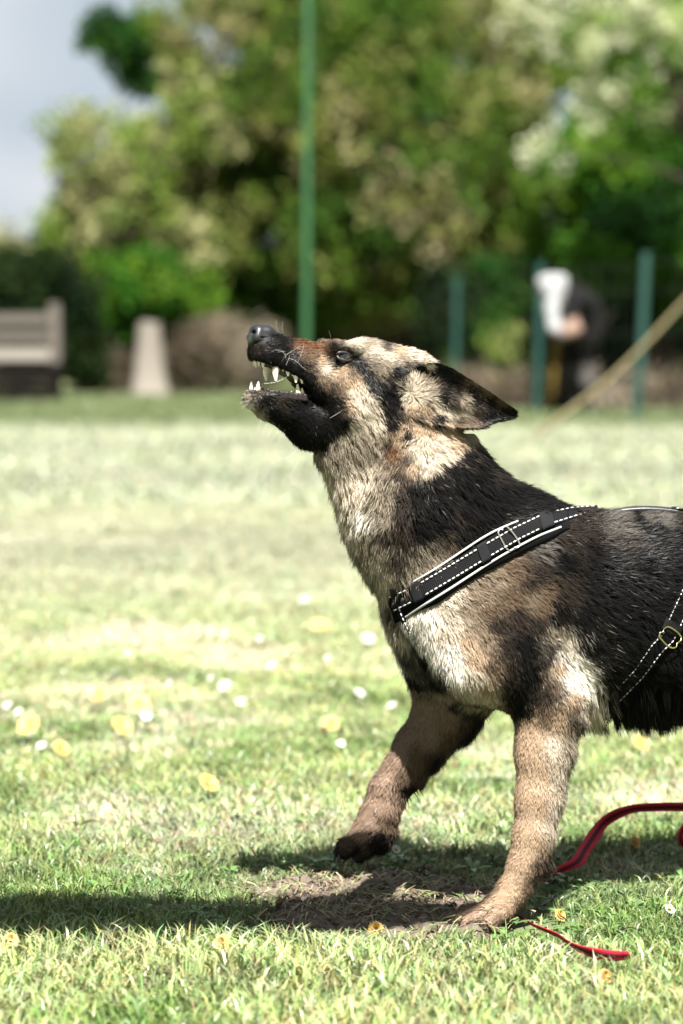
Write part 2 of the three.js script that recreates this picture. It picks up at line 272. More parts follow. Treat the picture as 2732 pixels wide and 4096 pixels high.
// ---------------------------------------------------------------- background: fence, mast, obstacle
const Z = (D) => CAMZ - D;                                               // the plane D metres in front of the camera
const teal = std([0.004, 0.040, 0.029], 0.6), wireMat = std([0.02, 0.022, 0.02], 0.6), mastGreen = std([0.016, 0.078, 0.022], 0.6), wood = std([0.095, 0.084, 0.072], 0.85), woodDark = std([0.005, 0.004, 0.0035], 0.95);
{
  const f = thing('wire_fence', [0, 0, 0], 'wire fence on dark teal posts running back along the trees', 'fence');
  const spots = [[645.5, 23.3, 1.62], [540, 26, 1.6], [457, 30, 1.55], [390, 34.5, 1.52], [330, 40, 1.5], [258, 47, 1.5], [205, 54, 1.5], [150, 62, 1.5], [122, 70, 1.5]], tops = [];
  for (const [u, D, h] of spots) {
    const x = W(u, 337, Z(D))[0], g = tube([[x - 0.035, 0, Z(D)], [x - 0.01, h * 0.5, Z(D)], [x, h, Z(D)]].map((p) => [p[0] - (u > 600 ? (p[1] - h) * -0.03 : 0), p[1], p[2]]), [0.043, 0.043], 8);
    part('post', g, teal, f); tops.push([x, h, Z(D)]);
  }
  tops.unshift([tops[0][0] + 1.9, 1.62, Z(18)]);
  part('post', tube([[tops[0][0], 0, Z(18)], [tops[0][0], 1.62, Z(18)]], [0.05], 8), teal, f);
  for (let k = 0; k + 1 < tops.length; k++) for (const h of [0.08, 0.45, 0.85, 1.25, 1.52]) part('wire', tube([[tops[k][0], Math.min(h, tops[k][1]), tops[k][2]], [tops[k + 1][0], Math.min(h, tops[k + 1][1]), tops[k + 1][2]]], [0.003], 4, false), wireMat, f);
  for (let k = 0; k + 1 < tops.length; k++) { const n = 9; const b = []; for (let j = 1; j < n; j++) { const t = j / n, x = lerp(tops[k][0], tops[k + 1][0], t), z = lerp(tops[k][2], tops[k + 1][2], t); b.push(tube([[x, 0.05, z], [x, 1.5, z]], [0.0025], 3, false)); } const m = part('wire_strands', mergeGeometries(b), wireMat, f); m.userData.kind = 'stuff'; }
}
{
  const D = 29, x0 = W(307.5, 337, Z(D))[0], m = thing('mast', [x0, 0, Z(D)], 'tall green metal mast rising out of the frame behind the dog muzzle', 'mast');
  part('pole', tube([[-0.02, 0, 0], [0, 3, 0], [0.02, 7.5, 0]], [0.046, 0.043, 0.04], 12), mastGreen, m);
  part('base_plate', at(box(0.34, 0.03, 0.34), -0.02, 0.015, 0), mastGreen, m);
  part('collar', at(new THREE.CylinderGeometry(0.125, 0.125, 0.07, 14), -0.02, 0.3, 0), mastGreen, m);
}
{
  const D = 29.5, z = Z(D), r = W(54.5, 337, z)[0], o = thing('wooden_hurdle', [r, 0, z], 'weathered wooden training hurdle with three pale rails at the left edge', 'hurdle');
  const L = 1.75;
  for (const [y, h] of [[1.025, 0.125], [0.82, 0.12], [0.60, 0.145]]) part('rail', at(box(L, h, 0.06), -L / 2 - 0.05, y, 0.045), y < 0.7 ? std([0.21, 0.19, 0.165], 0.85) : wood, o);
  part('post', at(box(0.14, 1.22, 0.12), 0.0, 0.61, -0.05, 0, 0, 0.0), wood, o);
  part('post', at(box(0.14, 1.22, 0.12), -L, 0.61, -0.05), wood, o);
  for (let k = 0; k < 4; k++) part('board', at(box(L + 0.12, 0.117, 0.04), -L / 2 + 0.03, 0.07 + k * 0.121, 0.06 + 0.004 * (k % 2)), woodDark, o, k ? undefined : 'dark lowest board');
  part('brace', at(box(0.07, 1.0, 0.05), 0.03, 0.5, -0.36, -0.5), woodDark, o);
}
{
  const D = 33, z = Z(D), x = W(150, 337, z)[0], s = thing('stump', [x, 0, z], 'pale weathered stump standing in dry brush left of the muzzle', 'stump');
  const b = new MB(); reseed(4);
  const n = 18, ys = [0, 0.1, 0.35, 0.6, 0.8, 0.95, 1.0];
  ys.forEach((y, j) => { for (let k = 0; k < n; k++) { const a = k / n * 6.283, r = (0.24 - 0.09 * y + 0.07 * Math.exp(-y * 9)) * (0.9 + 0.2 * noise(Math.cos(a) * 2 + 5, Math.sin(a) * 2, y * 2)); b.v([Math.cos(a) * r, y * 0.98 + (j > 4 ? 0.05 * noise(a, 3) : 0), Math.sin(a) * r]); } });
  for (let j = 0; j < ys.length - 1; j++) for (let k = 0; k < n; k++) b.q(j * n + k, (j + 1) * n + k, (j + 1) * n + (k + 1) % n, j * n + (k + 1) % n);
  part('stump_wood', b.geo(), std([0.17, 0.152, 0.128], 0.9), s);
  const c = new THREE.CircleGeometry(0.15, 14); c.rotateX(-Math.PI / 2); c.translate(0, 0.985, 0); part('cut_face', c, std([0.19, 0.17, 0.135], 0.9), s);
}
{                                                                        // slack pole leaning over the fence
  const a = GP(528, 441), b = W(690, 296, a[2] - 1.6), s = thing('leaning_pole', [0, 0, 0], 'long thin pale wooden pole leaning from the lawn up to the right over the fence', 'pole');
  part('pole', tube([a, [lerp(a[0], b[0], 0.5), lerp(a[1], b[1], 0.5) - 0.09, lerp(a[2], b[2], 0.5)], b], [0.024, 0.021, 0.018], 8), std([0.115, 0.098, 0.052], 0.9), s);
  const g = GP(546, 415), t = W(557, 340, g[2] - 0.1), k = thing('wooden_stake', [0, 0, 0], 'yellowish wooden stake standing upright under the cow muzzle', 'stake');
  part('shaft', tube([g, [lerp(g[0], t[0], 0.5), lerp(g[1], t[1], 0.5), g[2]], t], [0.05, 0.046, 0.04], 8), std([0.13, 0.088, 0.024], 0.9), k);
}
// ---------------------------------------------------------------- distance fields and their mesh
const seg = (a, b, ra, rb, kt = 1) => ({ a, b, ra, rb, kt, d: [b[0] - a[0], b[1] - a[1], b[2] - a[2]], L: (b[0] - a[0]) ** 2 + (b[1] - a[1]) ** 2 + (b[2] - a[2]) ** 2 });
function dSeg(s, x, y, z) {
  const px = x - s.a[0], py = y - s.a[1], pz = z - s.a[2];
  let h = s.L > 0 ? (px * s.d[0] + py * s.d[1] + pz * s.d[2]) / s.L : 0; h = h < 0 ? 0 : h > 1 ? 1 : h;
  const qx = px - s.d[0] * h, qy = py - s.d[1] * h, qz = (pz - s.d[2] * h) / s.kt;
  return Math.sqrt(qx * qx + qy * qy + qz * qz) - (s.ra + (s.rb - s.ra) * h);
}
const smin = (a, b, k) => { const h = k - Math.abs(a - b); return (a < b ? a : b) - (h > 0 ? h * h / (4 * k) : 0); };
const smax = (a, b, k) => -smin(-a, -b, k);
const blend = (list, k) => (x, y, z) => { let d = 1e9; for (const s of list) d = smin(d, dSeg(s, x, y, z), k); return d; };
function surfaceNet(f, lo, hi, h) {                                      // one smooth closed mesh of f = 0
  const n = [0, 1, 2].map((i) => Math.ceil((hi[i] - lo[i]) / h) + 1), [nx, ny, nz] = n, F = new Float32Array(nx * ny * nz);
  const I = (i, j, k) => i + nx * (j + ny * k);
  for (let k = 0; k < nz; k += 1) for (let j = 0; j < ny; j++) for (let i = 0; i < nx;) {
    const d = f(lo[0] + i * h, lo[1] + j * h, lo[2] + k * h), skip = Math.max(1, Math.floor((Math.abs(d) * 0.45 - 2 * h) / h));
    for (let e = 0; e < skip && i < nx; e++, i++) F[I(i, j, k)] = d;     // far from the surface the field changes slowly
  }
  const pos = [], at3 = new Map(), idx = [];
  for (let k = 0; k < nz - 1; k++) for (let j = 0; j < ny - 1; j++) for (let i = 0; i < nx - 1; i++) {
    let m = 0, sx = 0, sy = 0, sz = 0, c = 0; const g = [];
    for (let e = 0; e < 8; e++) { const w = F[I(i + (e & 1), j + (e >> 1 & 1), k + (e >> 2))]; g.push(w); if (w < 0) m |= 1 << e; }
    if (m === 0 || m === 255) continue;
    for (let a = 0; a < 8; a++) for (const bit of [1, 2, 4]) if (!(a & bit)) { const b = a | bit; if ((g[a] < 0) !== (g[b] < 0)) { const t = g[a] / (g[a] - g[b]); sx += (a & 1) + (bit === 1 ? t : 0); sy += (a >> 1 & 1) + (bit === 2 ? t : 0); sz += (a >> 2) + (bit === 4 ? t : 0); c++; } }
    at3.set(I(i, j, k), pos.length / 3); pos.push(lo[0] + (i + sx / c) * h, lo[1] + (j + sy / c) * h, lo[2] + (k + sz / c) * h);
  }
  for (let k = 1; k < nz - 1; k++) for (let j = 1; j < ny - 1; j++) for (let i = 1; i < nx - 1; i++) {
    const s = F[I(i, j, k)] < 0;
    for (let ax = 0; ax < 3; ax++) {
      const o = [0, 0, 0]; o[ax] = 1; if (s === (F[I(i + o[0], j + o[1], k + o[2])] < 0)) continue;
      const u = (ax + 1) % 3, w = (ax + 2) % 3, c = (du, dw) => { const p = [i, j, k]; p[u] -= du; p[w] -= dw; return at3.get(I(...p)); };
      const q = [c(0, 0), c(1, 0), c(1, 1), c(0, 1)]; if (q.some((e) => e === undefined)) continue;
      if (s) idx.push(q[0], q[1], q[2], q[0], q[2], q[3]); else idx.push(q[0], q[2], q[1], q[0], q[3], q[2]);
    }
  }
  const nor = new Float32Array(pos.length), e = h * 0.6;
  for (let i = 0; i < pos.length; i += 3) { const x = pos[i], y = pos[i + 1], z = pos[i + 2]; const a = f(x + e, y, z) - f(x - e, y, z), b = f(x, y + e, z) - f(x, y - e, z), c = f(x, y, z + e) - f(x, y, z - e), l = Math.hypot(a, b, c) || 1; nor[i] = a / l; nor[i + 1] = b / l; nor[i + 2] = c / l; }
  return { pos, nor, idx };
}
// ---------------------------------------------------------------- the cow that looks over the fence
{
  const D = 25, z = Z(D), o = W(566, 416, z), k = D / FPX;
  const P = (u, v, t) => [(u - 566) * k, (416 - v) * k, t];
  const list = [
    seg(P(543, 284, 0.10), P(558, 285, 0.10), 0.085, 0.10, 1), seg(P(551, 290, 0.12), P(549, 310, 0.26), 0.125, 0.06, 1), seg(P(549, 312, 0.26), P(551, 330, 0.36), 0.06, 0.075, 1), seg(P(559, 334, 0.36), P(572, 330, 0.26), 0.075, 0.08, 1),
    seg(P(566, 300, 0.08), P(569, 320, 0.12), 0.10, 0.09, 1), seg(P(578, 300, -0.1), P(582, 312, -0.45), 0.15, 0.26, 1), seg(P(581, 330, -0.45), P(584, 322, -1.5), 0.27, 0.30, 1),
    seg(P(582, 318, -0.32), P(584, 340, -0.36), 0.16, 0.15, 1), seg(P(590, 335, -0.4), P(590, 385, -0.36), 0.12, 0.055, 1), seg(P(590, 385, -0.36), P(589, 414, -0.34), 0.055, 0.05, 1), seg(P(577, 335, -0.5), P(578, 414, -0.55), 0.10, 0.05, 1),
    seg(P(592, 330, -1.5), P(592, 412, -1.6), 0.13, 0.05, 1), seg(P(576, 330, -1.5), P(577, 412, -1.45), 0.13, 0.05, 1), seg(P(567, 282, 0.04), P(577, 285, -0.02), 0.045, 0.03, 1),
  ];
  const net = surfaceNet(blend(list, 0.09), [-0.6, -0.05, -2.0], [0.6, 1.75, 0.7], 0.025);
  const c = []; for (let i = 0; i < net.pos.length; i += 3) {
    const u = 566 + net.pos[i] / k, v = 416 - net.pos[i + 1] / k, t = net.pos[i + 2], n = 5 * (noise(net.pos[i] * 6, net.pos[i + 1] * 6, t * 6) - 0.5);
    let q = [0.010, 0.0095, 0.0095];
    if (t > -0.06 && v + n < 329 && u + n < 565 - (v - 276) * 0.16) q = [0.21, 0.215, 0.215];
    else if (t > 0.05 && v + n > 318 && u + n > 558) q = [0.17, 0.115, 0.088];
    else if (t > 0.05 && v > 326) q = [0.12, 0.105, 0.105];
    else if (v > 366 && v < 385 && t > -0.5) q = [0.07, 0.065, 0.06];
    c.push(...q);
  }
  const g = new THREE.BufferGeometry(); g.setAttribute('position', new THREE.Float32BufferAttribute(net.pos, 3)); g.setAttribute('normal', new THREE.BufferAttribute(net.nor, 3)); g.setAttribute('color', new THREE.Float32BufferAttribute(c, 3)); g.setIndex(net.idx);
  const cow = thing('cow', o, 'black and white cow with a broad white face and pinkish muzzle at the fence', 'cow');
  part('body', g, vcol(0.85, { specularIntensity: 0.15 }), cow);
  const em = std([0.01, 0.008, 0.008], 0.2);
  for (const [u, v, t] of [[545, 297, 0.27], [566, 299, 0.21]]) { const e = new THREE.SphereGeometry(0.025, 10, 8); const p = P(u, v, t); e.translate(...p); part('eye', e, em, cow); }
}
// ---------------------------------------------------------------- trees and brush
const barkMat = std([0.03, 0.024, 0.018], 0.95), twigMat = std([0.06, 0.048, 0.035], 0.95);
const leafMat = vcol(0.9, { side: THREE.DoubleSide, transmission: 0.45, thickness: 0, specularIntensity: 0.1 });
function leafClump(n, spread, L, w, flat = 0.55) {
  const b = new MB();
  for (let k = 0; k < n; k++) {
    const d = new THREE.Vector3(G1(), G1() * 0.8, G1()), p = d.clone().normalize().multiplyScalar(spread * Math.cbrt(R())), a = new THREE.Vector3(G1(), G1() * flat - 0.25, G1()).normalize(), s = new THREE.Vector3(G1(), G1(), G1()).cross(a).normalize(), up = new THREE.Vector3().crossVectors(s, a), l = L * RR(0.6, 1.2), ww = w * RR(0.7, 1.2), c = RR(0.7, 1.35);
    const C = [c, c, c * RR(0.8, 1.1)], q = (t, e, f) => b.v(p.clone().addScaledVector(a, l * t).addScaledVector(s, ww * e).addScaledVector(up, ww * f).toArray(), null, C);
    const i0 = q(0, 0, 0), i1 = q(0.45, -1, 0.3), i2 = q(1, 0, 0), i3 = q(0.45, 1, 0.3); b.t(i0, i1, i2); b.t(i0, i2, i3);
  }
  return b.geo();
}
reseed(31);
const clumps = { leaf: [0, 1, 2].map(() => leafClump(18, 0.17, 0.10, 0.035)), big: [0, 1].map(() => leafClump(16, 0.22, 0.15, 0.06)), bloom: [0, 1].map(() => leafClump(22, 0.12, 0.045, 0.024, 1)), dry: [0, 1].map(() => leafClump(16, 0.2, 0.22, 0.012, 1.4)) };
const PAL = {
  pale: [[0.21, 0.25, 0.075], [0.12, 0.18, 0.03], [0.31, 0.31, 0.15]], bright: [[0.075, 0.155, 0.010], [0.03, 0.105, 0.007], [0.11, 0.21, 0.022]], deep: [[0.02, 0.075, 0.007], [0.010, 0.042, 0.005], [0.05, 0.13, 0.012]],
  olive: [[0.115, 0.135, 0.026], [0.20, 0.19, 0.085], [0.05, 0.09, 0.012]], mixed: [[0.075, 0.135, 0.014], [0.16, 0.185, 0.05], [0.035, 0.08, 0.008]], bloom: [[0.52, 0.53, 0.38], [0.36, 0.41, 0.2], [0.16, 0.24, 0.05]], blush: [[0.24, 0.21, 0.12], [0.15, 0.16, 0.05], [0.065, 0.115, 0.018]],
  dry: [[0.17, 0.138, 0.10], [0.105, 0.083, 0.06], [0.23, 0.195, 0.15]], dark: [[0.010, 0.026, 0.005], [0.016, 0.034, 0.006], [0.006, 0.017, 0.004]],  // dark: near black leaves, the shade under the trees painted in
};
// lobes: [u, v, radius in pixels, palette, share, offset in metres away from the camera]
function foliage(parent, D, lobes, kind = 'leaf', density = 1) {
  const lists = clumps[kind].map(() => []), q = new THREE.Quaternion(), e = new THREE.Euler(), M = new THREE.Matrix4();
  for (const [u, v, rp, pal, share = 1, dz = 0] of lobes) {
    const z = Z(D + dz), c0 = W(u, v, z), r = rp * (D + dz) / FPX, n = Math.round(Math.min(3200, r * r * 330 * share * density));
    for (let k = 0; k < n; k++) {
      const d = new THREE.Vector3(G1(), G1(), G1()).normalize(), rr = r * (0.45 + 0.6 * Math.sqrt(R())) * (0.62 + 0.7 * noise(d.x * 2.2 + u, d.y * 2.2 + v, d.z * 2.2));
      const x = c0[0] + d.x * rr, y = c0[1] + d.y * rr, zz = z + d.z * rr * 0.9; if (y < 0.1) continue;
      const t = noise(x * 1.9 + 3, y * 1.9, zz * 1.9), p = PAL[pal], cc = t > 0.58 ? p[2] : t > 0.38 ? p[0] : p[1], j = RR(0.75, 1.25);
      e.set(R() * 6.28, R() * 6.28, R() * 6.28); q.setFromEuler(e); const s = RR(0.7, 1.4);
      M.compose(new THREE.Vector3(x, y, zz), q, new THREE.Vector3(s, s, s)); lists[Math.floor(R() * lists.length)].push({ m: M.clone(), c: col(cc.map((w) => w * j * 1.0)) });
    }
  }
  lists.forEach((l, i) => { if (l.length) { const o = copies('crown', clumps[kind][i], leafMat, l, parent); o.position.set(-parent.position.x, -parent.position.y, -parent.position.z); } });
}
function tree(name, label, category, D, uTrunk, lobes, rTrunk, kind = 'leaf', density = 1, group) {
  const z = Z(D), x = W(uTrunk, 337, z)[0], t = thing(name, [x, 0, z], label, category, group);
  const top = lobes.reduce((a, b) => (b[1] < a[1] ? b : a)), pt = W(lerp(uTrunk, top[0], 0.6), Math.max(top[1], -160), z), h = pt[1];
  rTrunk *= 0.6; part('trunk', tube([[0, -0.1, 0], [RR(-0.1, 0.1), h * 0.3, 0], [(pt[0] - x) * 0.5, h * 0.62, 0], [pt[0] - x, h, 0]], [rTrunk * 1.25, rTrunk, rTrunk * 0.75, rTrunk * 0.25], 9), barkMat, t);
  for (const [u, v, rp, , , dz = 0] of lobes) { const c = W(u, v, Z(D + dz)), y0 = Math.max(0.4, Math.min(c[1] - 0.6, h * 0.6)) * RR(0.7, 0.95); part('limb', tube([[(pt[0] - x) * 0.3 * y0 / h, y0, 0], [(c[0] - x) * 0.5, lerp(y0, c[1], 0.55) + 0.15, -dz * 0.5], [c[0] - x, c[1], -dz]], [rTrunk * 0.5, rTrunk * 0.3, rTrunk * 0.08], 6), barkMat, t); }
  foliage(t, D, lobes, kind, density);
  return t;
}
{
  reseed(202);
  tree('spring_tree', 'pale yellow green young tree at the left against the cloudy sky', 'tree', 35, 100, [[92, 150, 46, 'pale', 0.8], [130, 215, 56, 'pale', 1, 0.5], [66, 225, 34, 'pale', 0.8], [150, 165, 48, 'pale', 0.8, 1], [70, 285, 36, 'pale', 0.9], [115, 290, 44, 'bright', 1], [150, 285, 42, 'bright', 1, -0.5], [185, 240, 46, 'pale', 0.8, 0.8], [180, 295, 40, 'bright', 1, 0.4], [95, 325, 30, 'bright', 0.9, 0.4], [205, 130, 40, 'pale', 0.6, 0.6]], 0.16);
  tree('leafy_tree', 'dark green leafy limb of a tall tree sticking out against the sky at upper left', 'tree', 39, 250, [[118, 42, 26, 'deep', 1.5, -0.6], [150, 38, 24, 'bright', 1.4, -0.4], [100, 30, 18, 'deep', 1.4, -0.6], [140, 78, 20, 'deep', 1.3, -0.4], [172, 52, 24, 'bright', 1, -0.2], [172, 80, 18, 'deep', 0.9]], 0.17);
  tree('olive_tree', 'big tree with olive brown spring leaves just left of the green mast', 'tree', 37, 235, [[230, 50, 75, 'olive', 0.9], [195, 105, 50, 'pale', 0.5, -0.5], [280, 120, 70, 'olive', 0.9, -1], [215, 165, 62, 'olive', 0.9, -0.6], [265, 230, 66, 'mixed', 1, -0.8], [200, 240, 60, 'olive', 0.8, 0.6], [245, 290, 50, 'mixed', 1, -0.4], [290, 20, 60, 'olive', 0.8], [215, 300, 46, 'deep', 1.2, -0.6], [180, 200, 44, 'olive', 0.8, -0.8], [285, 180, 50, 'olive', 0.9, -0.8], [290, 300, 46, 'mixed', 1, -0.6]], 0.24);
  tree('mixed_tree', 'wide tree with mottled green and olive leaves right of the green mast', 'tree', 34, 395, [[350, 60, 72, 'mixed', 0.9], [400, 30, 66, 'mixed', 0.9, 0.6], [365, 150, 70, 'olive', 0.8, -0.6], [430, 120, 66, 'mixed', 0.8, -0.4], [350, 240, 62, 'mixed', 1, -0.6], [420, 215, 62, 'blush', 0.7, -1], [405, 270, 50, 'olive', 0.8, -0.6], [460, 170, 55, 'olive', 0.7, 0.5], [340, 300, 40, 'mixed', 1]], 0.22);
  tree('blushing_tree', 'tree with pinkish brown new leaves in the upper middle right', 'tree', 36, 485, [[470, 60, 62, 'blush', 0.7], [500, 130, 60, 'olive', 0.7, -0.6], [520, 60, 58, 'mixed', 0.8], [475, 215, 58, 'mixed', 0.9, -0.7], [455, 260, 44, 'blush', 0.6, -1], [515, 200, 50, 'mixed', 0.8]], 0.2);
  tree('green_tree', 'saturated dark green tree filling the right edge behind the cow', 'tree', 29, 655, [[640, 130, 66, 'deep', 1.2], [690, 60, 66, 'bright', 1], [600, 170, 52, 'bright', 1.1, -0.4], [650, 215, 62, 'deep', 1.3, -0.4], [560, 200, 44, 'mixed', 0.9], [610, 250, 46, 'deep', 1.2, -0.6], [690, 200, 66, 'bright', 1], [560, 250, 34, 'deep', 1, 0.4], [660, 285, 46, 'deep', 1.2]], 0.22);
  tree('blossom_tree', 'tree with white blossom sprays drooping in the upper right corner', 'tree', 26.5, 780, [[560, 5, 34, 'bloom', 0.4], [600, 20, 34, 'bloom', 0.4], [640, 10, 40, 'bloom', 0.4], [610, 60, 34, 'bloom', 0.28, -0.2], [650, 55, 36, 'bloom', 0.3], [600, 40, 50, 'bright', 0.25], [650, 70, 50, 'bright', 0.25], [600, 100, 30, 'bloom', 0.22], [555, 150, 34, 'bloom', 0.14], [640, 105, 34, 'bloom', 0.25], [585, 60, 34, 'bloom', 0.3], [530, 30, 30, 'bloom', 0.25], [525, -8, 24, 'bloom', 0.7], [680, 30, 36, 'bloom', 0.6]], 0.15, 'bloom', 2.0);
  tree('far_bush_tree', 'low pale bushy tree at the far left edge under the clouds', 'tree', 46, 8, [[5, 258, 26, 'pale', 0.8], [28, 268, 20, 'pale', 0.8], [-20, 250, 34, 'pale', 0.8]], 0.12);
  const bush = (label, D, lobes, kind = 'leaf', density = 1) => { const u = lobes[0][0], z = Z(D), x = W(u, 337, z)[0], b = thing('bush', [x, 0, z], label, 'bush'); for (let k = 0; k < 5; k++) part('stem', tube([[RR(-0.2, 0.2), 0, RR(-0.2, 0.2)], [RR(-0.3, 0.3), 0.5, RR(-0.3, 0.3)], [RR(-0.6, 0.6), 1.1, RR(-0.4, 0.4)]], [0.03, 0.02, 0.008], 5), twigMat, b); foliage(b, D, lobes, kind, density); };
  bush('dark bush with deep shade painted into its leaves at the far left under the pale tree', 37, [[30, 295, 34, 'dark', 1.6], [60, 300, 36, 'dark', 1.6], [10, 320, 34, 'dark', 1.6], [70, 335, 34, 'dark', 1.6], [45, 265, 26, 'dark', 1.3], [85, 350, 28, 'dark', 1.4], [-25, 310, 34, 'dark', 1.5]]);
  bush('near black thicket with shade painted into its leaves just behind and above the wooden hurdle', 33.5, [[15, 280, 28, 'dark', 1.6], [50, 275, 24, 'dark', 1.5], [74, 305, 24, 'dark', 1.5], [25, 330, 34, 'dark', 1.6], [74, 345, 26, 'dark', 1.6], [92, 368, 16, 'dark', 1.4], [-20, 300, 34, 'dark', 1.5]]);
  bush('bright green bush behind the pale stump', 40, [[125, 310, 40, 'bright', 1.2], [165, 318, 40, 'deep', 1.2], [205, 312, 40, 'bright', 1.2], [100, 335, 30, 'dark', 1.2], [140, 345, 26, 'deep', 1]]);
  bush('dry beige brush right of the pale stump', 34.5, [[190, 360, 24, 'dry', 1.6], [215, 350, 26, 'dry', 1.6], [240, 362, 24, 'dry', 1.6], [265, 352, 22, 'dry', 1.4]], 'dry', 2.2);
  bush('dry beige brush between hurdle and stump', 34.5, [[86, 362, 20, 'dry', 1.6], [108, 370, 18, 'dry', 1.6], [130, 372, 16, 'dry', 1.4]], 'dry', 2.2);
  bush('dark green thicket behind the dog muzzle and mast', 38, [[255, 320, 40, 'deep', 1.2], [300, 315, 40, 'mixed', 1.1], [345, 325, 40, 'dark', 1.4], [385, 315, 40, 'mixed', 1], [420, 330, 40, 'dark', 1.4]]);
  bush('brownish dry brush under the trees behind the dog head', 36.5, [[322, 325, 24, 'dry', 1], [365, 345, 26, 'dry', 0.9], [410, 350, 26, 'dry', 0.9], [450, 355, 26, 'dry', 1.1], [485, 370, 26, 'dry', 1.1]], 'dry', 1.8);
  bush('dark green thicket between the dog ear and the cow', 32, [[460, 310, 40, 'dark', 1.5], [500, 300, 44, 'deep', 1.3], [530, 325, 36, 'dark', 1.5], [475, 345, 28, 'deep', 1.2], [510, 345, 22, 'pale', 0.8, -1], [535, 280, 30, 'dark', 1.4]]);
  bush('green thicket with shade painted into its dark leaves behind the cow and the rightmost posts', 30, [[575, 270, 36, 'dark', 1.6], [610, 310, 44, 'deep', 1.2], [650, 320, 46, 'mixed', 1.1], [685, 310, 46, 'deep', 1.2], [600, 350, 36, 'dark', 1.5], [640, 360, 40, 'deep', 1], [680, 365, 40, 'mixed', 0.9], [560, 345, 30, 'dark', 1.4]]);
  bush('brown dry grass clump at the foot of the rightmost fence posts', 26.5, [[570, 395, 20, 'dry', 1], [605, 400, 20, 'dry', 1], [640, 400, 20, 'dry', 1], [675, 400, 22, 'dry', 1], [530, 395, 20, 'dry', 1], [500, 398, 20, 'dry', 1], [470, 395, 18, 'dry', 1]], 'dry', 2);
  const woods = thing('woods', [0, 0, 0], 'dark far wood closing the gaps between the nearer trees', 'woods'); woods.userData.kind = 'stuff';
  const L = []; for (let k = 0; k < 64; k++) { const u = RR(75, 760), v = RR(u < 150 ? 240 : u < 230 ? 130 : -40, 350); L.push([u, v, RR(30, 46), R() < 0.5 ? 'dark' : R() < 0.5 ? 'deep' : 'mixed', 1.1, RR(0, 4)]); }
  foliage(woods, 45, L, 'big', 0.5);
}

// added tree out of view, its long low limb placed to shade the grass
{
  reseed(12);
  const k = SUN.z / SUN.y, kx = SUN.x / SUN.y, h = 2.15, on = (x, z, hh = h) => [x + kx * hh, hh, z + 0.03 + k * hh], t = thing('added_shade_tree', [-2.1, 0, on(-1.2, 0.2)[2] + 0.05], 'added unseen tree beside the camera, its bare horizontal limb casting the shadow band', 'tree'), o = t.position.toArray(), rel = (p) => [p[0] - o[0], p[1] - o[1], p[2] - o[2]];
  part('trunk', tube([[0, -0.1, 0], [0.02, 1.1, 0.02], [0.05, h + 0.1, 0.02], [-0.2, 3.6, 0.3], [-0.5, 5.2, 0.6]], [0.2, 0.16, 0.15, 0.12, 0.07], 12), barkMat, t);
  part('limb', tube([[0.03, h - 0.1, 0.02], rel(on(-1.5, 0.19, h)), rel(on(-0.8, 0.15, h + 0.03)), rel(on(-0.45, 0.13, h)), rel(on(-0.2, 0.11, h + 0.02)), rel(on(0.0, 0.10, h + 0.01)), rel(on(0.13, 0.085, h)), rel(on(0.2, 0.08, h + 0.02))], [0.135, 0.125, 0.118, 0.115, 0.105, 0.07, 0.03], 12), barkMat, t);
  part('limb', tube([[-0.1, 2.9, 0.15], [-0.7, 3.6, 0.7], [-1.3, 4.0, 1.0]], [0.09, 0.06, 0.02], 8), barkMat, t);
  const q = new THREE.Quaternion(), e = new THREE.Euler(), M = new THREE.Matrix4(), l = []; for (let j = 0; j < 420; j++) { e.set(R() * 6.28, R() * 6.28, R() * 6.28); q.setFromEuler(e); M.compose(new THREE.Vector3(-1.1 + G1() * 0.6, 4.9 + G1() * 0.5, 1.0 + G1() * 0.6), q, new THREE.Vector3(1, 1, 1)); const c = RR(0.7, 1.3); l.push({ m: M.clone(), c: col([0.06 * c, 0.14 * c, 0.015 * c]) }); }
  copies('crown', clumps.leaf[0], leafMat, l, t);
}
// ---------------------------------------------------------------- the dog, laid out in a frame of its own: u along, v down, t across (towards us), 705 units to the metre
const YAW = 0.36, KY = Math.tan(0.33), SN = Math.sin(YAW), CS = Math.cos(YAW), UM = 705, DZ0 = 0.095;
function DW(u, v, t) { return W(u + t * SN, v, DZ0 + ((484 - u) * KY + t * CS) / UM); }
function DN(a, b, c) { const n = [a + c * SN, -b, -a * KY + c * CS], l = Math.hypot(...n) || 1; return n.map((e) => e / l); }       // a direction of the dog frame in the world
function DNn(a, b, c) { const m = [a * CS + KY * 0 + 0, -b, 0]; const det = CS + SN * KY; const n = [(a * CS + c * KY) / det, -b, (-a * SN + c) / det], l = Math.hypot(...n) || 1; return n.map((e) => e / l); } // a normal
const tru = (a) => [a[0] - a[2] * SN, a[1], a[2]];                        // positions are given as seen from the side; this undoes the turn towards us
const near = (a, b, ra, rb, kt) => seg(tru(a), tru(b), ra, rb, kt);
const DA = (u, v, t) => DW(u - t * SN, v, t), DS = (u, v, t) => DW(u - Math.abs(t) * SN, v, t);
const both = (a, b, ra, rb, kt) => { const A = tru(a), B = tru(b); return [seg(A, B, ra, rb, kt), seg([A[0], A[1], -A[2]], [B[0], B[1], -B[2]], ra, rb, kt)]; };
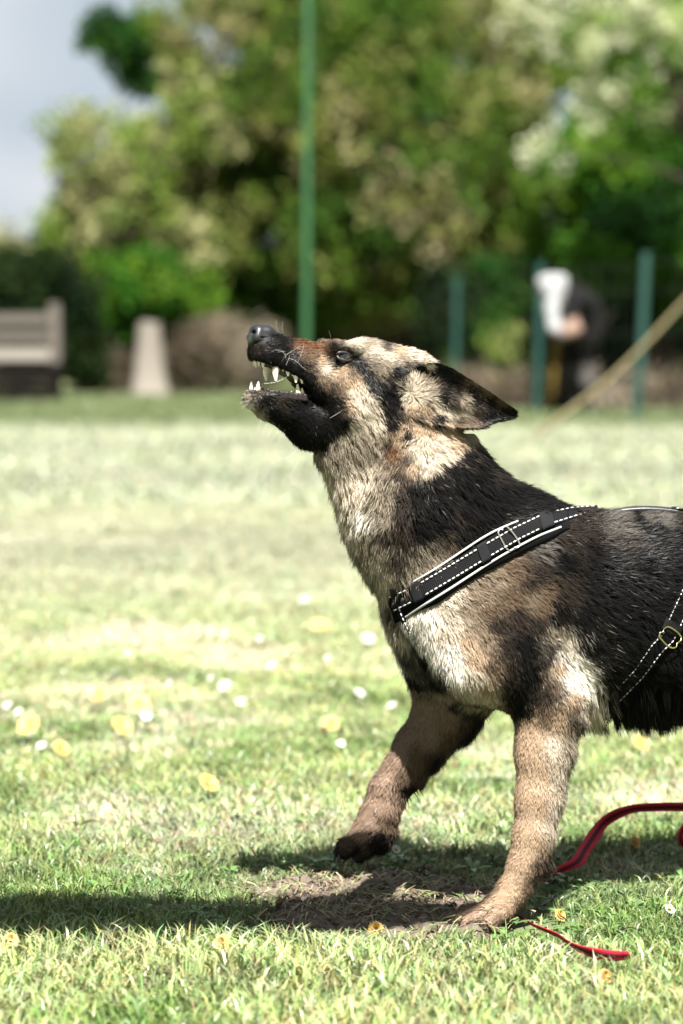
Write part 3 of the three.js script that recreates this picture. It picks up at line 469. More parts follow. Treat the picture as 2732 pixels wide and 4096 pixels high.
// head: upper part, lower jaw
const upperHead = [
  seg([269, 349, 0], [300, 359, 0], 15, 17.5, 1.0), seg([300, 359, 0], [338, 374, 0], 17.5, 29, 0.92), seg([262, 345, 0], [270, 349, 0], 12, 14, 1.1),
  seg([364, 375, 0], [402, 391, 0], 36, 40, 0.92), seg([402, 391, 0], [430, 412, 0], 40, 42, 0.9),
  ...both([334, 348, 17], [352, 349, 22], 8, 8, 1), ...both([352, 384, 20], [372, 398, 26], 22, 24, 0.75), ...both([264, 356, 9], [298, 368, 13], 8.5, 10, 0.9), ...both([298, 366, 14], [325, 384, 20], 10, 13, 0.8),
  ...both([378, 366, 26], [396, 372, 30], 12, 12, 0.8), ...both([405, 384, 34], [422, 400, 36], 16, 18, 0.7), ...both([330, 392, 19], [352, 408, 26], 14, 20, 0.7),
];
const lowerJaw = [
  seg([252, 399, 0], [270, 405, 0], 8.5, 13, 1.15), seg([270, 405, 0], [292, 413, 0], 13, 17, 1.1), seg([292, 413, 0], [312, 421, 0], 17, 24, 1.0), seg([312, 421, 0], [345, 424, 0], 24, 32, 0.88),
  seg([345, 420, 0], [378, 424, 0], 34, 38, 0.9), seg([298, 432, 0], [302, 441, 0], 6, 2.5, 1), ...both([262, 395, 9], [300, 399, 14], 5.5, 5, 1),
];
const trunkParts = [
  seg([384, 428, 0], [404, 444, 0], 50, 55, 0.85), seg([402, 444, 0], [424, 505, 0], 53, 71, 0.76), seg([424, 505, 0], [464, 562, 0], 71, 82, 0.78), seg([494, 514, 0], [522, 532, 0], 26, 32, 0.8), seg([426, 536, 0], [430, 550, 0], 54, 50, 0.85),
  seg([374, 500, 0], [397, 556, 0], 18, 22, 0.9), seg([338, 447, 0], [366, 496, 0], 21, 18, 0.95), seg([446, 622, 0], [480, 616, 0], 43, 66, 0.9), seg([492, 612, 0], [640, 614, 0], 92, 92, 0.76), seg([640, 611, 0], [780, 600, 0], 94, 78, 0.76), seg([780, 600, 0], [900, 578, 0], 78, 66, 0.78), seg([900, 578, 0], [960, 580, 0], 68, 66, 0.8),
  seg([520, 530, 0], [575, 550, 0], 34, 31, 0.8), seg([462, 650, 0], [560, 678, 0], 26, 36, 0.9),
  ...both([455, 610, 44], [480, 660, 50], 36, 40, 0.75), ...both([540, 560, 42], [500, 640, 50], 44, 44, 0.6),
];
const legParts = [
  // near foreleg, planted
  near([510, 660, 48], [552, 708, 48], 38, 30, 0.72), near([545, 700, 48], [543, 752, 47], 30, 25, 0.74), near([543, 752, 47], [538, 800, 47], 25, 20, 0.8), near([538, 800, 47], [532, 838, 47], 20, 17, 0.86), near([532, 838, 47], [526, 864, 47], 17, 15.5, 0.95), near([526, 864, 47], [512, 892, 47], 14.5, 13, 1.0), near([512, 892, 47], [498, 910, 48], 13.5, 14.5, 1.1),
  near([496, 910, 48], [480, 916, 48], 13, 8, 1.4), near([544, 866, 47], [548, 871, 47], 5, 4, 1), near([563, 700, 46], [574, 716, 46], 12, 8, 0.8),
  // far foreleg, lifted
  near([478, 668, -44], [446, 712, -52], 38, 29, 0.75), near([446, 712, -52], [418, 748, -54], 28, 21, 0.8), near([418, 748, -54], [402, 772, -54], 21, 17.5, 0.85), near([402, 772, -54], [388, 790, -54], 17, 16, 0.9), near([388, 790, -54], [378, 815, -54], 15.5, 14, 0.95), near([378, 815, -54], [368, 836, -53], 14.5, 15, 1.1),
  near([368, 836, -53], [358, 843, -52], 13.5, 9, 1.25), near([408, 780, -54], [412, 787, -54], 7.5, 5.5, 1),
  // hind legs and tail, outside the picture
  ...both([930, 600, 40], [905, 700, 52], 62, 40, 0.7), ...both([905, 700, 52], [975, 780, 54], 36, 19, 0.8), ...both([975, 780, 54], [955, 900, 54], 18, 14, 0.9), ...both([955, 900, 54], [932, 918, 54], 14, 10, 1.3),
  near([1000, 545, 0], [1085, 640, 0], 24, 22, 1), near([1085, 640, 0], [1105, 740, 0], 22, 8, 1),
];
const toes = [
  near([480, 914, 27], [463, 921, 25], 8, 8.2, 1), near([463, 921, 25], [458, 928, 24], 8.2, 6, 1), near([476, 913, 40], [458, 920, 40], 9, 8.6, 1), near([458, 920, 40], [453, 928, 40], 8.6, 6.2, 1),
  near([484, 916, 57], [470, 924, 58], 9, 8.4, 1), near([470, 924, 58], [466, 932, 59], 8.4, 6.2, 1), near([500, 914, 68], [490, 925, 71], 9, 8, 1), near([490, 925, 71], [487, 933, 73], 8, 6, 1), near([494, 928, 50], [502, 931, 50], 7, 7, 1.6),
  near([364, 838, -40], [350, 846, -37], 7.5, 7.2, 1), near([350, 846, -37], [344, 853, -36], 7.2, 5.5, 1), near([358, 838, -51], [345, 845, -50], 7.5, 7.2, 1), near([345, 845, -50], [340, 852, -49], 7.2, 5.5, 1), near([360, 842, -63], [349, 849, -64], 7.5, 7, 1), near([376, 842, -40], [364, 851, -38], 7.2, 7, 1), near([364, 851, -38], [358, 857, -38], 7, 5.2, 1), near([386, 832, -50], [378, 846, -50], 8, 7.5, 1.3),
];
// the gape: what the lips enclose, as a convex outline in u, v
const GAPE = [[225, 358], [258, 361.5], [286, 371.5], [301, 379.5], [307.5, 393.5], [303, 396.5], [284, 391.5], [262, 389], [225, 388]];
function gape(u, v, t) {
  const x = u + Math.abs(t) * SN; let d = -1e9;
  for (let i = 0; i < GAPE.length; i++) { const a = GAPE[i], b = GAPE[(i + 1) % GAPE.length], ex = b[0] - a[0], ey = b[1] - a[1], l = Math.hypot(ex, ey); d = Math.max(d, ((x - a[0]) * ey - (v - a[1]) * ex) / l); }
  return d;
}
const fUpper = blend(upperHead, 9), fJaw = blend(lowerJaw, 9), fTrunk = blend(trunkParts, 26), fLegs0 = blend(legParts, 10), fToes = blend(toes, 1.4), fLegs = (u, v, t) => { const d = fLegs0(u, v, t); return v > 800 ? smin(d, fToes(u, v, t), 4.5) : d; };
function fDog(u, v, t) {
  let d = 1e9;
  if (u < 500 && v < 520) {
    const a = fUpper(u, v, t), b = fJaw(u, v, t);
    d = smin(a, b, lerp(2, 12, smooth(305, 335, u)));
    if (u < 330) d = smax(d, -gape(u, v, t), 2.2);
    if (u < 380) { const e = Math.hypot(u - 334, v - 356.6, (Math.abs(t) - 31) * 0.9) - 8.0; d = smax(d, -e, 3); }
  }
  const tr = fTrunk(u, v, t); d = smin(d, tr, lerp(4, 18, smooth(300, 400, u)));
  if (v > 600 || u > 800) { const l = fLegs(u, v, t); d = smin(d, l, v > 740 ? 3 : 22); }
  return d;
}
function surfT(u, v, t0 = 140) {                                         // how far out the near side is, where it shows at u, v
  let t = t0; for (let k = 0; k < 120; k++) { const d = fDog(u - t * SN, v, t); if (d < 0.15) return t; t -= Math.max(0.3, d * 0.6); if (t < -60) return null; } return null;
}
// ---- coat: what grows where. [u, v, tone, lie of the hair in degrees (0 = backwards, 90 = down), length]
const TONE = { K: [0.0032, 0.003, 0.003], D: [0.0165, 0.0125, 0.0098], B: [0.098, 0.067, 0.043], T: [0.365, 0.262, 0.172], C: [0.46, 0.395, 0.31], W: [0.68, 0.635, 0.56], G: [0.21, 0.175, 0.13], R: [0.095, 0.04, 0.018], Q: [0.33, 0.235, 0.165], M: [0.16, 0.122, 0.085], S: [0.075, 0.068, 0.059], P: [0.24, 0.168, 0.12] };
const COAT = [
  // muzzle and forehead
  [258, 350, 'D', 20, 3], [262, 357, 'K', 30, 3], [275, 345, 'K', 12, 3], [284, 338, 'K', 14, 3], [290, 341, 'D', 12, 3], [297, 346, 'R', 14, 3], [306, 345, 'R', 12, 3], [316, 346, 'R', 10, 3], [323, 349, 'R', 8, 3], [326, 345, 'B', 0, 3], [285, 352, 'K', 14, 3], [294, 356, 'K', 16, 3], [302, 355, 'B', 16, 3], [312, 355, 'B', 18, 4], [276, 360, 'K', 18, 3], [288, 366, 'K', 20, 3], [300, 368, 'K', 30, 3], [311, 366, 'D', 40, 4],
  [320, 360, 'T', 50, 4], [324, 368, 'C', 60, 4], [320, 376, 'B', 60, 5], [313, 377, 'K', 55, 4], [310, 388, 'K', 60, 4], [318, 386, 'K', 58, 5], [324, 382, 'B', 60, 5],
  [332, 340, 'B', -10, 4], [338, 337, 'T', 0, 4], [334, 347, 'K', 0, 3], [340, 343, 'D', -10, 3], [330, 356, 'D', 20, 3], [336, 364, 'K', 40, 3], [348, 365, 'D', 60, 4], [352, 352, 'D', 20, 4],
  [350, 341, 'C', 8, 5], [358, 344, 'C', 14, 6], [362, 350, 'G', 18, 6], [370, 343, 'G', 12, 6], [374, 351, 'C', 22, 7], [384, 347, 'D', 18, 7], [388, 355, 'C', 30, 7], [398, 352, 'T', 24, 7], [396, 361, 'G', 38, 8], [408, 355, 'C', 28, 7], [416, 358, 'C', 28, 7], [426, 363, 'C', 26, 8], [405, 364, 'D', 35, 8], [372, 362, 'G', 36, 7], [382, 368, 'G', 48, 8], [388, 377, 'D', 56, 8], [396, 372, 'K', 50, 8], [414, 366, 'K', 30, 7],
  // dark stripe from the eye
  [353, 359, 'K', 40, 4], [359, 366, 'K', 48, 5], [365, 375, 'K', 52, 6], [373, 386, 'K', 56, 7], [381, 396, 'K', 60, 8], [387, 408, 'K', 66, 9], [390, 422, 'K', 78, 9], [391, 392, 'K', 64, 8], [396, 384, 'K', 64, 8],
  // cheek
  [336, 372, 'T', 60, 5], [344, 371, 'T', 56, 6], [352, 374, 'B', 54, 6], [340, 380, 'B', 62, 6], [348, 383, 'T', 58, 7], [356, 380, 'T', 54, 8], [352, 391, 'C', 58, 8], [362, 389, 'C', 56, 9], [357, 400, 'C', 60, 10], [368, 398, 'C', 58, 10], [364, 410, 'C', 62, 11], [374, 408, 'C', 62, 10], [378, 420, 'C', 68, 11], [370, 422, 'C', 66, 12], [358, 414, 'C', 60, 11], [348, 404, 'T', 60, 9], [342, 394, 'B', 60, 8], [334, 388, 'D', 60, 6], [366, 433, 'G', 70, 12], [378, 432, 'G', 74, 12], [352, 424, 'C', 55, 11], [345, 412, 'D', 55, 9], [356, 434, 'G', 60, 13], [344, 440, 'G', 60, 14], [334, 446, 'G', 62, 15],
  // black mouth and jaw
  [322, 398, 'K', 50, 5], [330, 402, 'K', 50, 5], [338, 404, 'K', 52, 6], [316, 406, 'K', 45, 5], [328, 414, 'K', 45, 6], [340, 420, 'K', 50, 8], [312, 418, 'K', 40, 5], [322, 428, 'K', 48, 7], [334, 430, 'K', 50, 8], [304, 426, 'K', 45, 6], [310, 438, 'K', 60, 8], [324, 440, 'K', 62, 9], [300, 440, 'K', 80, 8], [296, 410, 'K', 35, 4], [284, 404, 'D', 35, 4], [290, 420, 'K', 40, 5], [272, 412, 'K', 40, 5], [266, 402, 'K', 40, 4], [254, 399, 'D', 50, 4], [247, 396, 'G', 80, 4], [249, 405, 'W', 60, 5], [258, 414, 'C', 50, 6], [260, 408, 'D', 45, 5],
  // behind the cheek
  [394, 402, 'K', 80, 9], [398, 394, 'K', 75, 8], [399, 412, 'D', 90, 9], [394, 432, 'B', 92, 9], [400, 428, 'T', 95, 9], [402, 440, 'T', 100, 9], [394, 447, 'R', 60, 9], [388, 441, 'D', 80, 10], [408, 434, 'K', 100, 8], [380, 446, 'G', 70, 12],
  // under the ear
  [418, 428, 'T', 110, 10], [430, 428, 'T', 90, 10], [444, 429, 'T', 70, 10], [458, 430, 'B', 45, 10], [414, 440, 'C', 120, 11], [426, 440, 'C', 100, 12], [438, 442, 'C', 70, 12], [452, 441, 'T', 45, 12], [420, 453, 'C', 105, 13], [432, 455, 'C', 85, 13], [444, 452, 'C', 60, 12], [414, 464, 'T', 105, 13], [426, 467, 'C', 95, 13], [408, 456, 'D', 105, 10], [468, 436, 'G', 50, 9],
  // throat and neck
  [318, 458, 'G', 70, 15], [328, 466, 'C', 75, 16], [340, 458, 'G', 70, 16], [350, 450, 'G', 70, 15], [336, 478, 'C', 82, 17], [350, 474, 'C', 80, 18], [362, 460, 'G', 75, 16], [342, 494, 'C', 92, 17], [356, 492, 'C', 92, 18], [366, 480, 'C', 88, 18], [350, 510, 'C', 98, 17], [362, 512, 'W', 100, 18], [358, 530, 'C', 104, 17], [370, 534, 'G', 100, 17], [364, 552, 'G', 104, 17], [376, 558, 'C', 98, 17], [372, 576, 'G', 90, 18], [386, 580, 'C', 70, 18], [378, 496, 'G', 90, 17], [390, 480, 'G', 85, 16], [404, 472, 'D', 90, 15], [386, 512, 'G', 92, 16], [390, 534, 'D', 85, 16], [384, 546, 'G', 90, 16], [400, 556, 'D', 75, 16], [398, 574, 'G', 60, 18], [410, 562, 'G', 50, 18], [424, 556, 'G', 40, 18], [402, 510, 'D', 85, 16], [402, 532, 'D', 75, 16], [400, 492, 'D', 82, 15],
  [416, 488, 'K', 75, 15], [432, 476, 'K', 65, 15], [450, 466, 'K', 55, 14], [466, 452, 'K', 45, 13], [478, 446, 'D', 45, 12], [470, 440, 'G', 48, 10], [488, 458, 'K', 42, 14], [500, 466, 'K', 36, 14], [492, 474, 'D', 50, 14], [476, 474, 'K', 50, 15], [462, 484, 'K', 55, 15], [446, 496, 'K', 58, 15], [428, 506, 'K', 66, 15], [420, 526, 'K', 60, 15], [440, 520, 'K', 48, 15], [452, 514, 'D', 40, 15], [464, 506, 'K', 38, 15], [480, 498, 'K', 36, 15], [498, 490, 'K', 30, 15], [516, 482, 'K', 28, 14], [534, 492, 'K', 24, 13], [550, 500, 'K', 22, 12], [440, 540, 'D', 40, 16], [460, 536, 'K', 36, 15], [480, 524, 'K', 34, 14], [436, 552, 'G', 40, 17], [452, 546, 'B', 38, 14], [506, 474, 'D', 42, 14],
  // shoulder
  [414, 621, 'W', 70, 13], [424, 640, 'W', 75, 14], [432, 616, 'W', 68, 12], [440, 606, 'C', 62, 10], [453, 600, 'C', 58, 10], [444, 632, 'C', 72, 12], [436, 654, 'W', 74, 14], [452, 650, 'W', 74, 13], [456, 622, 'C', 66, 10], [464, 610, 'M', 60, 9], [470, 598, 'M', 56, 10], [486, 588, 'M', 50, 10], [498, 578, 'M', 46, 10], [510, 572, 'B', 42, 11], [474, 626, 'M', 66, 9], [466, 640, 'T', 70, 10], [486, 612, 'B', 60, 9], [500, 596, 'B', 52, 9], [510, 600, 'B', 56, 9], [516, 614, 'D', 60, 9], [498, 624, 'D', 66, 9], [486, 640, 'M', 72, 9], [474, 658, 'T', 76, 10], [458, 672, 'W', 74, 13], [476, 676, 'C', 78, 11], [470, 690, 'C', 72, 12], [490, 700, 'C', 80, 9], [484, 684, 'T', 80, 9], [492, 664, 'B', 78, 8], [504, 646, 'D', 76, 8], [512, 664, 'D', 80, 8], [506, 684, 'D', 84, 8], [520, 690, 'K', 86, 8], [528, 668, 'K', 82, 8], [524, 642, 'K', 76, 9], [534, 624, 'D', 66, 9], [530, 600, 'M', 56, 9], [542, 590, 'B', 48, 9], [540, 604, 'B', 54, 9], [530, 580, 'D', 44, 11], [542, 572, 'D', 38, 12], [518, 708, 'K', 88, 7], [508, 716, 'B', 90, 7], [536, 698, 'D', 84, 8], [543, 660, 'D', 72, 9],
  [396, 616, 'G', 85, 15], [402, 634, 'C', 85, 15], [398, 644, 'G', 80, 15], [410, 652, 'D', 78, 15], [424, 664, 'D', 74, 14], [436, 680, 'K', 74, 13],
  // glints painted as silver hair at the withers, black saddle
  [546, 549, 'S', 24, 13], [558, 540, 'D', 18, 13], [568, 532, 'D', 14, 13], [574, 552, 'D', 30, 13], [560, 560, 'K', 34, 13], [580, 524, 'D', 6, 14], [592, 514, 'D', 10, 14], [604, 512, 'S', 14, 14], [614, 520, 'S', 30, 15], [622, 530, 'S', 40, 15], [606, 528, 'S', 36, 15], [612, 544, 'D', 34, 14], [594, 534, 'D', 38, 14], [588, 552, 'K', 30, 14], [602, 562, 'K', 20, 15], [628, 545, 'D', 10, 14], [634, 522, 'K', 4, 12], [644, 518, 'S', 2, 11], [660, 519, 'S', 0, 11], [676, 520, 'D', 0, 11], [650, 534, 'K', 2, 14], [676, 540, 'K', 2, 14], [640, 560, 'K', 8, 16], [670, 580, 'K', 10, 16], [600, 590, 'K', 24, 15], [560, 592, 'D', 40, 12], [556, 610, 'K', 50, 12], [580, 616, 'K', 36, 14], [620, 620, 'K', 24, 16], [660, 630, 'K', 22, 16], [590, 646, 'K', 40, 14], [610, 670, 'K', 36, 16], [640, 680, 'K', 36, 18], [670, 670, 'K', 34, 18], [620, 700, 'K', 46, 20], [650, 704, 'K', 56, 22], [676, 694, 'K', 56, 22], [720, 560, 'K', 4, 15], [760, 640, 'K', 20, 16], [840, 560, 'K', 4, 14], [880, 640, 'D', 40, 12], [620, 716, 'D', 66, 26], [650, 716, 'D', 70, 26], [674, 706, 'K', 70, 26],
  // armpit tuft
  [556, 632, 'G', 62, 10], [563, 644, 'C', 60, 12], [570, 660, 'W', 52, 14], [564, 654, 'W', 56, 12], [574, 672, 'W', 44, 15], [582, 684, 'W', 38, 16], [590, 698, 'C', 34, 15], [568, 680, 'W', 50, 13], [558, 666, 'T', 62, 11], [556, 684, 'B', 64, 10], [550, 648, 'D', 68, 9], [572, 696, 'T', 50, 11], [548, 690, 'D', 76, 8],
  // near foreleg, with shade painted into the toe gaps
  [526, 724, 'T', 88, 6], [548, 714, 'B', 84, 7], [560, 720, 'T', 80, 7], [574, 708, 'B', 70, 8], [578, 720, 'D', 74, 12], [584, 712, 'C', 60, 12], [534, 742, 'T', 90, 6], [556, 746, 'C', 86, 7], [570, 744, 'G', 78, 11], [520, 760, 'T', 92, 6], [540, 772, 'T', 92, 6], [560, 774, 'C', 90, 8], [568, 780, 'G', 80, 10], [522, 800, 'T', 93, 5], [540, 806, 'T', 93, 6], [554, 806, 'C', 90, 8], [516, 835, 'T', 95, 5], [534, 838, 'T', 96, 5], [551, 824, 'C', 92, 8], [512, 862, 'T', 104, 5], [528, 866, 'T', 104, 5], [541, 866, 'D', 100, 8], [502, 884, 'T', 116, 5], [518, 890, 'T', 112, 5], [526, 886, 'B', 104, 7], [490, 902, 'T', 140, 5], [508, 908, 'T', 126, 5], [518, 912, 'B', 112, 7], [474, 912, 'Q', 158, 4], [462, 919, 'Q', 164, 4], [458, 928, 'P', 168, 5], [486, 920, 'Q', 142, 4], [472, 931, 'Q', 150, 4], [496, 931, 'P', 120, 4], [482, 932, 'K', 120, 3], [484, 926, 'D', 120, 3], [464, 931, 'D', 150, 3], [470, 925, 'B', 160, 3], [450, 928, 'D', 160, 3], [476, 937, 'D', 150, 3], [490, 937, 'D', 120, 3], [512, 926, 'D', 105, 6],
  // far foreleg
  [440, 694, 'P', 120, 7], [426, 712, 'P', 122, 7], [448, 712, 'P', 110, 9], [470, 704, 'D', 100, 10], [484, 718, 'D', 96, 12], [412, 732, 'P', 124, 7], [432, 736, 'P', 114, 9], [452, 738, 'B', 100, 12], [470, 732, 'D', 92, 13], [400, 752, 'P', 118, 7], [418, 756, 'B', 108, 9], [434, 758, 'D', 96, 12], [388, 774, 'P', 112, 7], [402, 776, 'B', 106, 9], [416, 774, 'B', 92, 10], [412, 788, 'K', 90, 3], [380, 796, 'P', 112, 7], [394, 802, 'P', 106, 9], [370, 814, 'P', 118, 7], [386, 820, 'B', 108, 9], [360, 832, 'P', 132, 7], [376, 838, 'K', 120, 6], [346, 844, 'B', 146, 5], [356, 850, 'D', 140, 4], [340, 850, 'D', 150, 4], [370, 824, 'P', 125, 6],
  [905, 700, 'T', 80, 9], [975, 780, 'T', 90, 7], [955, 880, 'T', 90, 6], [930, 915, 'C', 150, 5], [1050, 600, 'K', 40, 20], [1105, 720, 'K', 80, 24],
  // ear, inside and rim, its lower fold darkened as painted shadow
  [406, 378, 'K', 0, 6], [420, 369, 'K', 0, 5], [440, 368, 'K', 10, 5], [456, 374, 'D', 20, 5], [470, 381, 'B', 30, 4], [486, 391, 'B', 34, 4], [503, 402, 'B', 38, 4], [404, 386, 'G', -120, 10], [428, 377, 'K', -20, 8], [437, 388, 'D', 0, 9], [412, 382, 'C', -90, 12], [421, 383, 'M', -55, 14], [430, 387, 'G', -30, 12], [408, 396, 'C', 120, 10], [416, 393, 'C', -50, 12], [424, 398, 'G', 10, 10], [412, 406, 'T', 80, 9], [424, 408, 'T', 60, 10], [434, 406, 'C', 50, 11], [444, 410, 'C', 45, 11], [452, 415, 'G', 40, 9], [440, 396, 'K', 15, 8], [455, 391, 'D', 10, 10], [464, 396, 'G', 30, 10], [450, 402, 'D', 20, 9], [462, 408, 'G', 40, 8], [478, 410, 'D', 30, 6], [472, 400, 'K', 25, 6], [488, 404, 'K', 22, 4], [504, 412, 'K', 18, 4], [446, 380, 'K', 12, 7], [468, 388, 'K', 20, 5], [470, 422, 'B', 10, 5], [490, 420, 'K', 0, 4], [456, 421, 'D', 20, 6], [436, 420, 'K', 30, 6], [420, 417, 'D', 50, 6],
].map(([u, v, k, a, l]) => ({ u, v, c: TONE[k], k, x: Math.cos(a * Math.PI / 180), y: Math.sin(a * Math.PI / 180), l }));
const cellC = new Map();
function nearCoat(u, v) {                                                // the coat entries that matter here
  const key = Math.round(u / 8) * 4096 + Math.round(v / 8); let l = cellC.get(key);
  if (!l) { const cu = Math.round(u / 8) * 8, cv = Math.round(v / 8) * 8; l = COAT.map((e) => [Math.hypot(e.u - cu, e.v - cv), e]).sort((a, b) => a[0] - b[0]).slice(0, 9).map((e) => e[1]); cellC.set(key, l); }
  return l;
}
function coat(u, v, pick) {
  const l = nearCoat(u, v); let s = 0, x = 0, y = 0, len = 0, sb = 0; const w = [], wb = [];
  for (const e of l) { const d = (e.u - u) ** 2 + (e.v - v) ** 2, k = 1 / (d + 12) ** 1.6; w.push(k); s += k; const kb = 1 / (d + 26) ** 1.7; wb.push(kb); sb += kb; x += e.x * k; y += e.y * k; len += e.l * k; }
  let c = [0, 0, 0], tone;
  if (pick === undefined) { for (let i = 0; i < l.length; i++) for (let j = 0; j < 3; j++) c[j] += l[i].c[j] * w[i] / s; }
  else { let s2 = 0; for (let i = 0; i < w.length; i++) { w[i] = w[i] ** 1.35; s2 += w[i]; } let a = pick * s2, i = 0; while (i < l.length - 1 && (a -= w[i]) > 0) i++; tone = l[i].k; let bi = 0; for (let n = 1; n < w.length; n++) if (w[n] > w[bi]) bi = n; const lk = l[bi].k; for (let m = 0; m < 3; m++) { let e = 0; for (let n = 0; n < l.length; n++) e += l[n].c[m] * wb[n] / sb; const own = tone === 'K' ? 0.93 : lk === 'K' && tone !== 'D' ? 0.12 : 0.36; c[m] = own * l[i].c[m] + (1 - own) * e; } }
  return { c, x: x / s, y: y / s, len: len / s, tone };
}
// ---- body surface: a fine net for the head, a coarser one behind, the ears as folded shells, all one mesh
const netHead = surfaceNet(fDog, [236, 318, -62], [452, 476, 62], 1.5);
const netBody = surfaceNet(fDog, [320, 432, -104], [1125, 944, 104], 3.2);
const bodyP = [], bodyN = [], bodyI = [], bodyKind = [];
function addNet(net, keep, kind) {
  const mapI = new Map();
  for (let i = 0; i < net.idx.length; i += 3) {
    const [a, b, c] = [net.idx[i], net.idx[i + 1], net.idx[i + 2]];
    if (!keep((net.pos[a * 3] + net.pos[b * 3] + net.pos[c * 3]) / 3, (net.pos[a * 3 + 1] + net.pos[b * 3 + 1] + net.pos[c * 3 + 1]) / 3, (net.pos[a * 3 + 2] + net.pos[b * 3 + 2] + net.pos[c * 3 + 2]) / 3)) continue;
    for (const j of [a, b, c]) { let k = mapI.get(j); if (k === undefined) { k = bodyP.length / 3; mapI.set(j, k); bodyP.push(net.pos[j * 3], net.pos[j * 3 + 1], net.pos[j * 3 + 2]); bodyN.push(net.nor[j * 3], net.nor[j * 3 + 1], net.nor[j * 3 + 2]); } bodyI.push(k); }
    { const e = bodyI.length, s = bodyI[e - 1]; bodyI[e - 1] = bodyI[e - 2]; bodyI[e - 2] = s; }   // v runs down, so the turn of each face swaps
    bodyKind.push(kind);
  }
}
addNet(netHead, (u, v) => u < 447 && v < 471, 0);
const inPaw = (u, v, t, e) => (t > 0 ? u > 418 + e && u < 512 - e && v > 892 + e : u > 345 + e && u < 432 - e && v > 790 + e);
addNet(netBody, (u, v, t) => !(u < 444 && v < 468) && !(v > 780 && inPaw(u, v, t, 3)), 0);
addNet(surfaceNet(fDog, [414, 886, 8], [516, 946, 96], 1.3), (u, v, t) => inPaw(u, v, t, 0), 0);
addNet(surfaceNet(fDog, [340, 784, -84], [438, 872, -20], 1.3), (u, v, t) => inPaw(u, v, t, 0), 0);
function poly(pts) { const c = new THREE.CatmullRomCurve3(pts.map((p) => new THREE.Vector3(p[0], p[1], 0))); return (s) => { const p = c.getPoint(s); return [p.x, p.y]; }; }
{
  const up = poly([[404, 374], [422, 365], [438, 363], [456, 371], [476, 383], [496, 396], [508, 404.5], [514, 408.5], [517, 412]]), lo = poly([[400, 398], [406, 413], [424, 421], [446, 425.5], [466, 427], [486, 426], [500, 422], [509, 420.5], [515, 418.5]]);
  for (const side of [1, -1]) for (const face of [0, 1]) {
    const n = 30, m = 16, base = bodyP.length / 3, pos = [];
    for (let i = 0; i <= n; i++) for (let j = 0; j <= m; j++) {
      const s = i / n, q = j / m, a = up(s), b = lo(s), bow = Math.sin(Math.PI * q), sv = side < 0 ? 10 * s : 0;
      const fold = Math.exp(-(((q - 0.55) / 0.12) ** 2)) * Math.exp(-(((s - 0.35) / 0.25) ** 2)) * 5;
      const t = 42 + 9 * smooth(0, 0.3, s) - 6 * s * s - (11 * (1 - s * 0.6) * Math.pow(bow, 0.8)) + fold + 3 * (1 - q) * (1 - s) - (face ? 3.2 + 2 * bow : 0) * (1 - 0.5 * s);
      pos.push([lerp(a[0], b[0], q) - t * SN, lerp(a[1], b[1], q) + sv, t * side]);
    }
    const nn = pos.map(() => [0, 0, 0]), tri = [];
    for (let i = 0; i < n; i++) for (let j = 0; j < m; j++) { const a = i * (m + 1) + j, b = a + 1, c = a + m + 2, d = a + m + 1; for (const T of [[a, b, c], [a, c, d]]) { tri.push((face === 0) === (side > 0) ? [T[0], T[2], T[1]] : T); } }
    for (const T of tri) { const [A, B, C] = T.map((k) => V3(pos[k])), N = B.clone().sub(A).cross(C.clone().sub(A)); T.forEach((k) => { nn[k][0] += N.x; nn[k][1] += N.y; nn[k][2] += N.z; }); }
    const sgn = nn.reduce((s, e) => s + e[2], 0) * side * (face ? -1 : 1) < 0 ? -1 : 1;
    pos.forEach((p, k) => { const l = Math.hypot(...nn[k]) || 1; bodyP.push(...p); bodyN.push(nn[k][0] / l * sgn, nn[k][1] / l * sgn, nn[k][2] / l * sgn); });
    for (const T of tri) { const U = sgn > 0 ? T : [T[0], T[2], T[1]]; bodyI.push(base + U[0], base + U[1], base + U[2]); bodyKind.push(face ? 2 : 1); }
  }
}
// bare skin: nose surroundings, lips, mouth lining, eye rims, pads
const seenU = (u, v, t) => (t < -25 && v > 690 && u < 540 ? u + t * SN : u + Math.abs(t) * SN);
function bare(u0, v, t) {
  const u = seenU(u0, v, t);
  if (u < 312 && v > 355 && v < 402) { const g = gape(u0, v, t); if (g < 1.5) return 2; if (g < 5 && v > 384) return v > 388 && u > 262 && u < 308 ? 1 : 0; }
  if (Math.hypot(u - 344, v - 356.6) < 7.5 && Math.abs(t) > 14) return 3;
  if (u < 274 && v < 347 && Math.hypot((u - 260) / 11, (v - 333) / 11) < 1) return 4;
  if (v > 780 && Math.hypot(u - 413, v - 788) < 6) return 4;
  if (v > 908 && t > 0 && u < 508 && u0 < 500) { const d = [0, 2, 4, 6].map((i) => Math.min(dSeg(toes[i], u0, v, t), dSeg(toes[i + 1], u0, v, t))).sort((a, b) => a - b); if (d[1] - d[0] < 1.5 && fLegs0(u0, v, t) > 0.8) return 4; }  // creases between the toes left hairless and dark, as painted shade
  return 0;
}
const SKIN = { 1: [0.02, 0.011, 0.010], 2: [0.008, 0.004, 0.0038], 3: [0.012, 0.009, 0.008], 4: [0.005, 0.0045, 0.0045] };
const dog = thing('dog', DW(540, 620, 0), 'barking black and tan dog in a harness, head raised, one forepaw lifted', 'dog');
const dogAt = (m) => { m.position.set(-dog.position.x, -dog.position.y, -dog.position.z); return m; };
